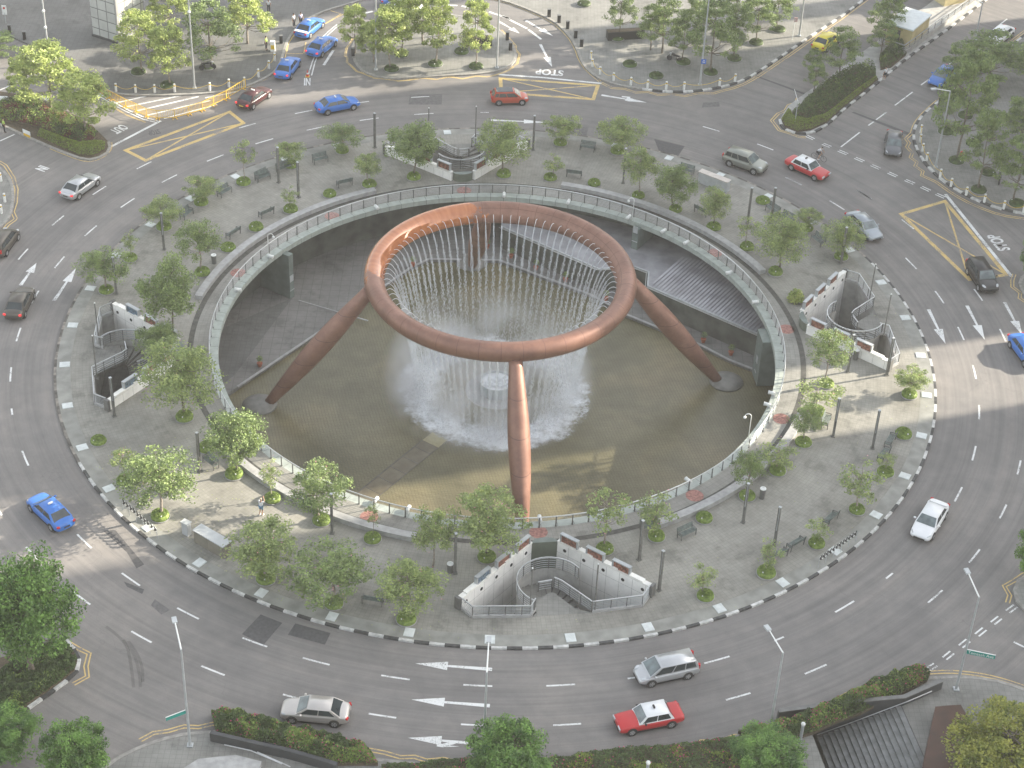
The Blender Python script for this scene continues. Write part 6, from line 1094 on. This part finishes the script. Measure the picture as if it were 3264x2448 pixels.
def at(shape, lab, pnt, c, h, **k): c, h = Vector(c), Vector(h); d = h-c; return vehicle(shape, lab, pnt, (*c, .01), atan2(d.y, d.x), **k)
drive('sedan', 'silver sedan on the ring road at the back left', 'silver', (-39.61, 23.39), (-40.79, 20.91), -1, brake=True)
drive('sedan', 'dark maroon taxi with lit brake lights passing the yellow barriers', 'maroon', (-25.09, 42.79), (-26.53, 39.99), -1, brake=True, taxi='bar', plate='yplate')
TX = 'blue taxis'
drive('sedan', 'blue taxi driving right across the back of the ring road', 'blue', (-16.16, 40.81), (-18.64, 39.51), -1, taxi='bar', group=TX)
drive('sedan', 'blue taxi queuing last, beside the back left bollards', 'blue', (-22.74, 49.86), (-23.25, 47.44), -1, brake=True, group=TX, taxi='bar')
drive('sedan', 'blue taxi queuing in the middle of the three', 'blue', (-19.39, 55.00), (-20.40, 52.73), -1, brake=True, group=TX, taxi='bar')
drive('sedan', 'blue taxi with a white boot at the head of the queue', 'blue', (-21.18, 59.57), (-22.18, 57.10), -1, trunk='white', group=TX, taxi='bar')
drive('hatch', 'orange red hatchback with a black roof on the back of the ring road', 'orange', (1.59, 43.42), (-0.99, 43.08), -1, roof='glass')
drive('suv', 'olive silver estate car at the back right of the ring road', 'olive', (24.97, 30.80), (22.67, 32.25), -1)
drive('box', 'red taxi with a white roof beside the cyclist, back right', 'red', (31.03, 30.13), (28.96, 32.01), -1, cab='white', taxi='small')
at('sedan', 'dark grey car coming towards the viewer from the far right road', 'grey', (40.14, 37.46), (39.66, 34.69))
at('sedan', 'grey car half hidden behind a tree, right of the plaza', 'lgrey', (34.87, 20.95), (35.78, 18.97))
drive('suv', 'black people carrier driving over the yellow box on the right', 'black', (44.20, 10.97), (43.59, 14.13), -1)
drive('sedan', 'blue taxi cut by the right edge of the picture', 'blue', (46.01, -0.48), (45.39, 2.07), -1, group=TX, taxi='bar')
at('sedan', 'white coupe on the right of the ring road', 'white', (34.28, -22.49), (32.98, -24.83))
drive('sedan', 'blue taxi in the sunny band at the left, casting a long shadow', 'blue', (-35.34, -25.17), (-33.45, -27.16), 1, taxi='bar', group=TX)
drive('sedan', 'black sedan, glare put into its paint, beside the lane arrows at the left', 'bronze', (-41.39, 3.88), (-41.54, 0.67), -1, brake=True)  # a black car; window glare is put into its paint colour
drive('mpv', 'bronze grey estate car cut by the left edge', 'bronze', (-44.94, 13.22), (-45.38, 10.46), -1)
drive('sedan', 'champagne silver sedan on the near side of the ring road', 'champ', (-12.90, -45.96), (-10.16, -46.16), 1)
drive('mpv', 'silver people carrier on the near side of the ring road', 'silver', (11.80, -41.22), (14.38, -40.31), 1)
drive('box', 'red taxi with a white roof on the near side of the ring road', 'red', (10.31, -45.86), (12.93, -45.04), 1, cab='white', taxi='small')
at('sedan', 'white sedan coming down the far right road', 'white', (56.20, 63.88), (54.28, 61.37))
at('sedan', 'blue car under a tree on the far right road', 'blue', (47.85, 53.08), (46.23, 50.78))
at('sedan', 'bright yellow car leaving up the back right road', 'yellow', (35.83, 60.53), (37.48, 63.02))
at('sedan', 'blue car behind the trees of the taxi island', 'blue', (-12.83, 66.80), (-11.77, 67.08)); at('sedan', 'white car behind the trees of the taxi island', 'white', (-12.37, 64.47), (-11.33, 64.78))
# ------------------------------------------------------------------ motorcycles and the bicycle
def motorbike(lab, p, rz):
    T = thing('motorcycle', lab, 'motorcycle', (*p, .15), rz, 'parked motorcycles')
    for x in (-.62, .62): mb = MB(); mb.tube([(x, -.06, .3), (x, .06, .3)], .3, 16); mb.build('wheel', M['rubber'], T)
    mb = MB(); mb.ball((0, 0, 0), 1, 12); mb.v = [(.12+v[0]*.3, v[1]*.15, .82+v[2]*.16) for v in mb.v]; mb.build('tank', M['black'], T, True); mb = MB(); mb.box((-.35, 0, .8), (.62, .24, .12)); mb.build('saddle', M['rubber'], T); mb = MB(); mb.box((0, 0, .45), (.5, .28, .36)); mb.build('engine', M['steeld'], T)
    mb = MB(); mb.bar((.62, 0, .3), (.4, 0, 1.0), .06, .06); mb.tube([(.36, -.34, 1.05), (.42, 0, 1.0), (.36, .34, 1.05)], .02, 6); mb.build('handlebar', M['steelg'], T); mb = MB(); mb.ball((.55, 0, .88), .1, 10); mb.build('headlight', M['head'], T, True)
motorbike('motorcycle parked in shade on the right pavement', (49.92, 31.26), 1.4); motorbike('motorcycle parked under the trees of the back pavement', (18.28, 54.77), 2.6); motorbike('motorcycle parked left of the tall lamp, back left forecourt', (-32.47, 48.40), .3)
cb, ch = Vector((31.64, 34.58)), Vector((32.45, 34.05)); dv = ch-cb; T = thing('bicycle', 'bicycle ridden across the back right of the ring road', 'bicycle', ((cb+ch).x/2, (cb+ch).y/2, 0), atan2(dv.y, dv.x)); BZ = T.rotation_euler.z; BL = T.location.copy()
for x in (-.53, .53): mb = MB(); n_ = len(mb.v); mb.tube([(x+.33*cos(2*pi*k/20), 0, .34+.33*sin(2*pi*k/20)) for k in range(21)], .018, 6); mb.build('wheel', M['rubber'], T)
mb = MB(); [mb.tube([a_, b_], .018, 6) for a_, b_ in (((-.53, 0, .34), (-.1, 0, .3)), ((-.1, 0, .3), (-.22, 0, .88)), ((-.53, 0, .34), (-.2, 0, .8)), ((-.1, 0, .3), (.36, 0, .8)), ((-.2, 0, .8), (.36, 0, .84)), ((.53, 0, .34), (.34, 0, .98)))]; mb.build('frame', M['black'], T)
mb = MB(); mb.ball((-.24, 0, .92), .09, 8, .5); mb.build('saddle', M['black'], T, True); mb = MB(); mb.tube([(.36, -.26, 1.02), (.33, 0, 1.0), (.36, .26, 1.02)], .016, 6); mb.build('handlebar', M['black'], T)

# ------------------------------------------------------------------ people
def person(lab, p, rz, J, top, bottom, hair, z=.15, short=True, longs=False):
    """J: joint positions (x forward, y left, z up); the body is one skinned surface, clothes and hair are its children"""
    J0 = dict(pel=(0, 0, .93), ch=(0, 0, 1.25), ne=(0, 0, 1.45), he=(.02, 0, 1.56), ht=(.02, 0, 1.66), ls=(0, .18, 1.40), rs=(0, -.18, 1.40), le=(-.03, .24, 1.12), re=(-.03, -.24, 1.12), lw=(.06, .25, .88), rw=(.06, -.25, .88), lh=(0, .09, .90), rh=(0, -.09, .90), lk=(.02, .10, .50), rk=(.02, -.10, .50), la=(-.01, .10, .09), ra=(-.01, -.10, .09), lt=(.16, .12, .03), rt=(.16, -.12, .03)); J0.update(J)
    T = thing('person', lab, 'person', (*p, z), rz)
    def skin(name, V, E, R, m, root, par, sub=1):
        me = bpy.data.meshes.new(name); me.from_pydata([tuple(v) for v in V], E, []); me.materials.append(m); o = bpy.data.objects.new(name, me); C.objects.link(o); o.parent = par; md = o.modifiers.new('skin', 'SKIN'); md.use_smooth_shade = True
        for i, r in enumerate(R): me.skin_vertices[0].data[i].radius = (r, r); me.skin_vertices[0].data[i].use_root = (i == root)
        md = o.modifiers.new('sub', 'SUBSURF'); md.levels = sub; md.render_levels = sub; return o
    K = list(J0); ix = {k: i for i, k in enumerate(K)}; V = [Vector(J0[k]) for k in K]; rad = dict(pel=.125, ch=.125, ne=.055, he=.085, ht=.075, ls=.055, rs=.055, le=.042, re=.042, lw=.028, rw=.028, lh=.09, rh=.09, lk=.06, rk=.06, la=.042, ra=.042, lt=.032, rt=.032); R = [rad[k] for k in K]
    E = [(ix[a], ix[b]) for a, b in (('pel', 'ch'), ('ch', 'ne'), ('ne', 'he'), ('he', 'ht'), ('ch', 'ls'), ('ch', 'rs'), ('ls', 'le'), ('rs', 're'), ('le', 'lw'), ('re', 'rw'), ('pel', 'lh'), ('pel', 'rh'), ('lh', 'lk'), ('rh', 'rk'), ('lk', 'la'), ('rk', 'ra'), ('la', 'lt'), ('ra', 'rt'))]
    for s in 'lr':   # palm, four fingers and a thumb from each wrist
        wv = V[ix[s+'w']]; d = (wv-V[ix[s+'e']]).normalized(); sid = d.cross(Vector((0, 1, 0))).normalized(); o = len(V); V.append(wv+d*.07); R.append(.03); E.append((ix[s+'w'], o))
        for k in range(4): b = wv+d*.09+sid*(.03-.02*k); V += [b, b+d*(.045-.006*abs(k-1.2))+Vector((.006, 0, 0)), b+d*(.075-.008*abs(k-1.2))+Vector((.018, 0, -.004))]; R += [.009]*3; n_ = len(V); E += [(o, n_-3), (n_-3, n_-2), (n_-2, n_-1)]
        b = wv+d*.03+sid*.04; V += [b, b+d*.04+sid*.02]; R += [.011, .009]; n_ = len(V); E += [(o, n_-2), (n_-2, n_-1)]
    B = skin('body', V, E, R, M['skin'], 0, T)
    g_ = lambda k: Vector(J0[k]); ml = lambda a, b, s: g_(a).lerp(g_(b), s)
    V2 = [g_('pel')+Vector((0, 0, .0)), g_('ch'), g_('ne')-Vector((0, 0, .05)), g_('ls'), g_('rs'), ml('ls', 'le', .75 if short else 1), ml('rs', 're', .75 if short else 1)]; skin('shirt', V2, [(0, 1), (1, 2), (1, 3), (1, 4), (3, 5), (4, 6)], [.15, .155, .07, .075, .075, .068, .068], M[top], 0, B)
    s_ = 1 if longs else .85; V3 = [g_('pel')-Vector((0, 0, .01)), g_('lh'), g_('rh'), ml('lh', 'lk', s_), ml('rh', 'rk', s_)]; E3 = [(0, 1), (0, 2), (1, 3), (2, 4)]; R3 = [.142, .105, .105, .085, .085]
    if longs: V3 += [ml('lk', 'la', .9), ml('rk', 'ra', .9)]; E3 += [(3, 5), (4, 6)]; R3 += [.06, .06]
    skin('trousers', V3, E3, R3, M[bottom], 0, B)
    hp = g_('he').lerp(g_('ht'), .7); mb = MB(); mb.ball((0, 0, 0), 1, 14); mb.v = [(hp.x-.022+v[0]*.098, hp.y+v[1]*.09, hp.z+.022+v[2]*.09) for v in mb.v]; mb.build('hair', M[hair], B, True)
    mb = MB()
    for s in (-1, 1): mb.ball((hp.x+.083, hp.y+s*.032, hp.z-.02), .011, 6)
    mb.build('eyes', M['hairb'], B); mb = MB(); mb.ball((hp.x+.094, hp.y, hp.z-.045), .015, 6); mb.build('nose', M['skin'], B)
    for s in 'lr': a_, t_ = g_(s+'a'), g_(s+'t'); mb = MB(); c_ = a_.lerp(t_, .45); mb.ball((0, 0, 0), 1, 10); dz = atan2((t_-a_).y, (t_-a_).x); mb.v = [tuple(Matrix.Rotation(dz, 3, 'Z') @ Vector((v[0]*.14, v[1]*.05, v[2]*.045))+Vector((c_.x, c_.y, c_.z-.01))) for v in mb.v]; mb.build('shoe', M['lampw'] if top == 'clothw' else M['black'], B, True)
    return T
T = person('man in a white shirt and pale shorts photographing the fountain, front left', (-17.72, -24.54), 1.15, dict(le=(.20, .20, 1.30), re=(.20, -.20, 1.30), lw=(.33, .07, 1.52), rw=(.33, -.07, 1.52), la=(-.1, .11, .09), lt=(.07, .13, .03)), 'clothw', 'clothb', 'hairg')
mb = MB(); mb.box((0, 0, 0), (.06, .13, .08)); mb.tube([(.03, 0, 0), (.09, 0, 0)], .03, 10); o = mb.build('camera', M['black']); q = T.location+Matrix.Rotation(1.15, 3, 'Z') @ Vector((.42, 0, 1.55)); o.location = q; o.rotation_euler = (0, 0, 1.15); tag(o, 'small black camera held up by the man in the white shirt', 'camera')
T = person('cyclist in a white shirt riding across the ring road', (BL.x, BL.y), BZ, dict(pel=(-.2, 0, 1.0), ch=(.02, 0, 1.28), ne=(.14, 0, 1.44), he=(.21, 0, 1.52), ht=(.25, 0, 1.6), ls=(.1, .17, 1.38), rs=(.1, -.17, 1.38), le=(.25, .24, 1.18), re=(.25, -.24, 1.18), lw=(.33, .23, 1.08), rw=(.33, -.23, 1.08), lh=(-.18, .09, .97), rh=(-.18, -.09, .97), lk=(.17, .12, .78), rk=(.12, -.12, .62), la=(-.02, .12, .42), ra=(-.05, -.12, .2), lt=(.12, .13, .38), rt=(.09, -.13, .15)), 'clothw', 'clothd', 'hairb', 0)
person('pedestrian in white top and dark shorts crossing at the far median', (41.30, 52.32), 2.4, dict(lt=(.2, .12, .03), lk=(.15, .1, .5), la=(.1, .1, .1)), 'clothw', 'clothd', 'hairb')
person('person in a lilac shirt walking by the granite bench, left', (-22.76, -14.89), 2.2, {}, 'clothl', 'clothd', 'hairb', longs=True)
person('traffic warden in a yellow green vest at the left edge', (-50.82, 32.98), .4, {}, 'hiviz', 'clothd', 'hairb', longs=True)
person('warden in a green vest standing left of the taxi queue', (-26.77, 53.53), -.2, {}, 'hiviz', 'clothd', 'hairb', longs=True)
person('person in white standing behind the first taxi', (-24.37, 59.41), -.6, {}, 'clothw', 'clothd', 'hairb', longs=True)
person('person in pale lilac beside the first taxi', (-23.62, 59.81), -1.0, {}, 'clothl', 'clothd', 'hairb', longs=True)
person('person in a white shirt at the top edge above the taxis', (-27.61, 62.84), -1.4, {}, 'clothw', 'clothd', 'hairb', longs=True)
person('person in pale clothes standing under the tree beside the far right road', (46.47, 46.89), 2.0, {}, 'clothl', 'clothd', 'hairb', longs=True)
# small yellow and orange cone shaped marker by the IN lettering
T = thing('traffic_cone', 'small orange cone on the white lines above the IN lettering', 'cone', (*(-21.67, 48.01), 0)); mb = MB(); mb.box((0, 0, .03), (.42, .42, .06)); mb.build('base', M['bandy'], T); mb = MB(); mb.lathe([(.16, .06), (.03, .8)], 14); mb.build('body', M['redm'], T); mb = MB(); mb.lathe([(.118, .32), (.09, .48)], 14); mb.build('stripe', M['lampw'], T)
T = thing('control_box', 'pale box with a yellow face beside the warden at the taxi queue', 'box', (*(-26.03, 53.37), .15)); mb = MB(); mb.box((0, 0, .6), (.5, .4, 1.2)); mb.build('body', M['cap'], T); mb = MB(); mb.box((.02, -.21, .55), (.42, .03, .5)); mb.build('yellow_face', M['bandy'], T)
T = thing('white_cylinder', 'white drum shaped bin at the left edge', 'drum bin', (*(-52.43, 39.36), .15)); mb = MB(); mb.tube([(-.5, 0, .35), (.5, 0, .35)], .3, 16); mb.build('drum', M['lampw'], T); mb = MB(); mb.box((0, 0, .05), (.8, .4, .1)); mb.build('cradle', M['steelg'], T)
# fallen leaves and petals by the near kerb
rnd = random.Random(5); mb = MB()
for i in range(420):
    a = radians(rnd.uniform(-150, -95)); r = rnd.uniform(29, 37.6); leafquad(mb, Vector((r*cos(a), r*sin(a), .19)), rnd.uniform(.03, .06), rnd, 3)
for i in range(260):
    a = radians(rnd.uniform(-95, 60)); r = rnd.uniform(28.5, 37.6); leafquad(mb, Vector((r*cos(a), r*sin(a), .19)), rnd.uniform(.025, .05), rnd, 3)
o = mb.build('fallen_leaves', M['leafC']); o['kind'] = 'stuff'

# ------------------------------------------------------------------ thin volume added to stand in for the veil of window glass
m = bpy.data.materials.new('veil_volume'); m.use_nodes = True; t = m.node_tree; t.nodes.clear(); o_ = t.nodes.new('ShaderNodeOutputMaterial'); v_ = t.nodes.new('ShaderNodeVolumePrincipled'); v_.inputs['Color'].default_value = (.97, .96, .93, 1); v_.inputs['Density'].default_value = .00022; v_.inputs['Anisotropy'].default_value = .2; t.links.new(v_.outputs[0], o_.inputs['Volume'])
mb = MB(); mb.box((0, 60, 46.3), (560, 560, 105.4)); o = mb.build('veil_volume', m); o['kind'] = 'stuff'
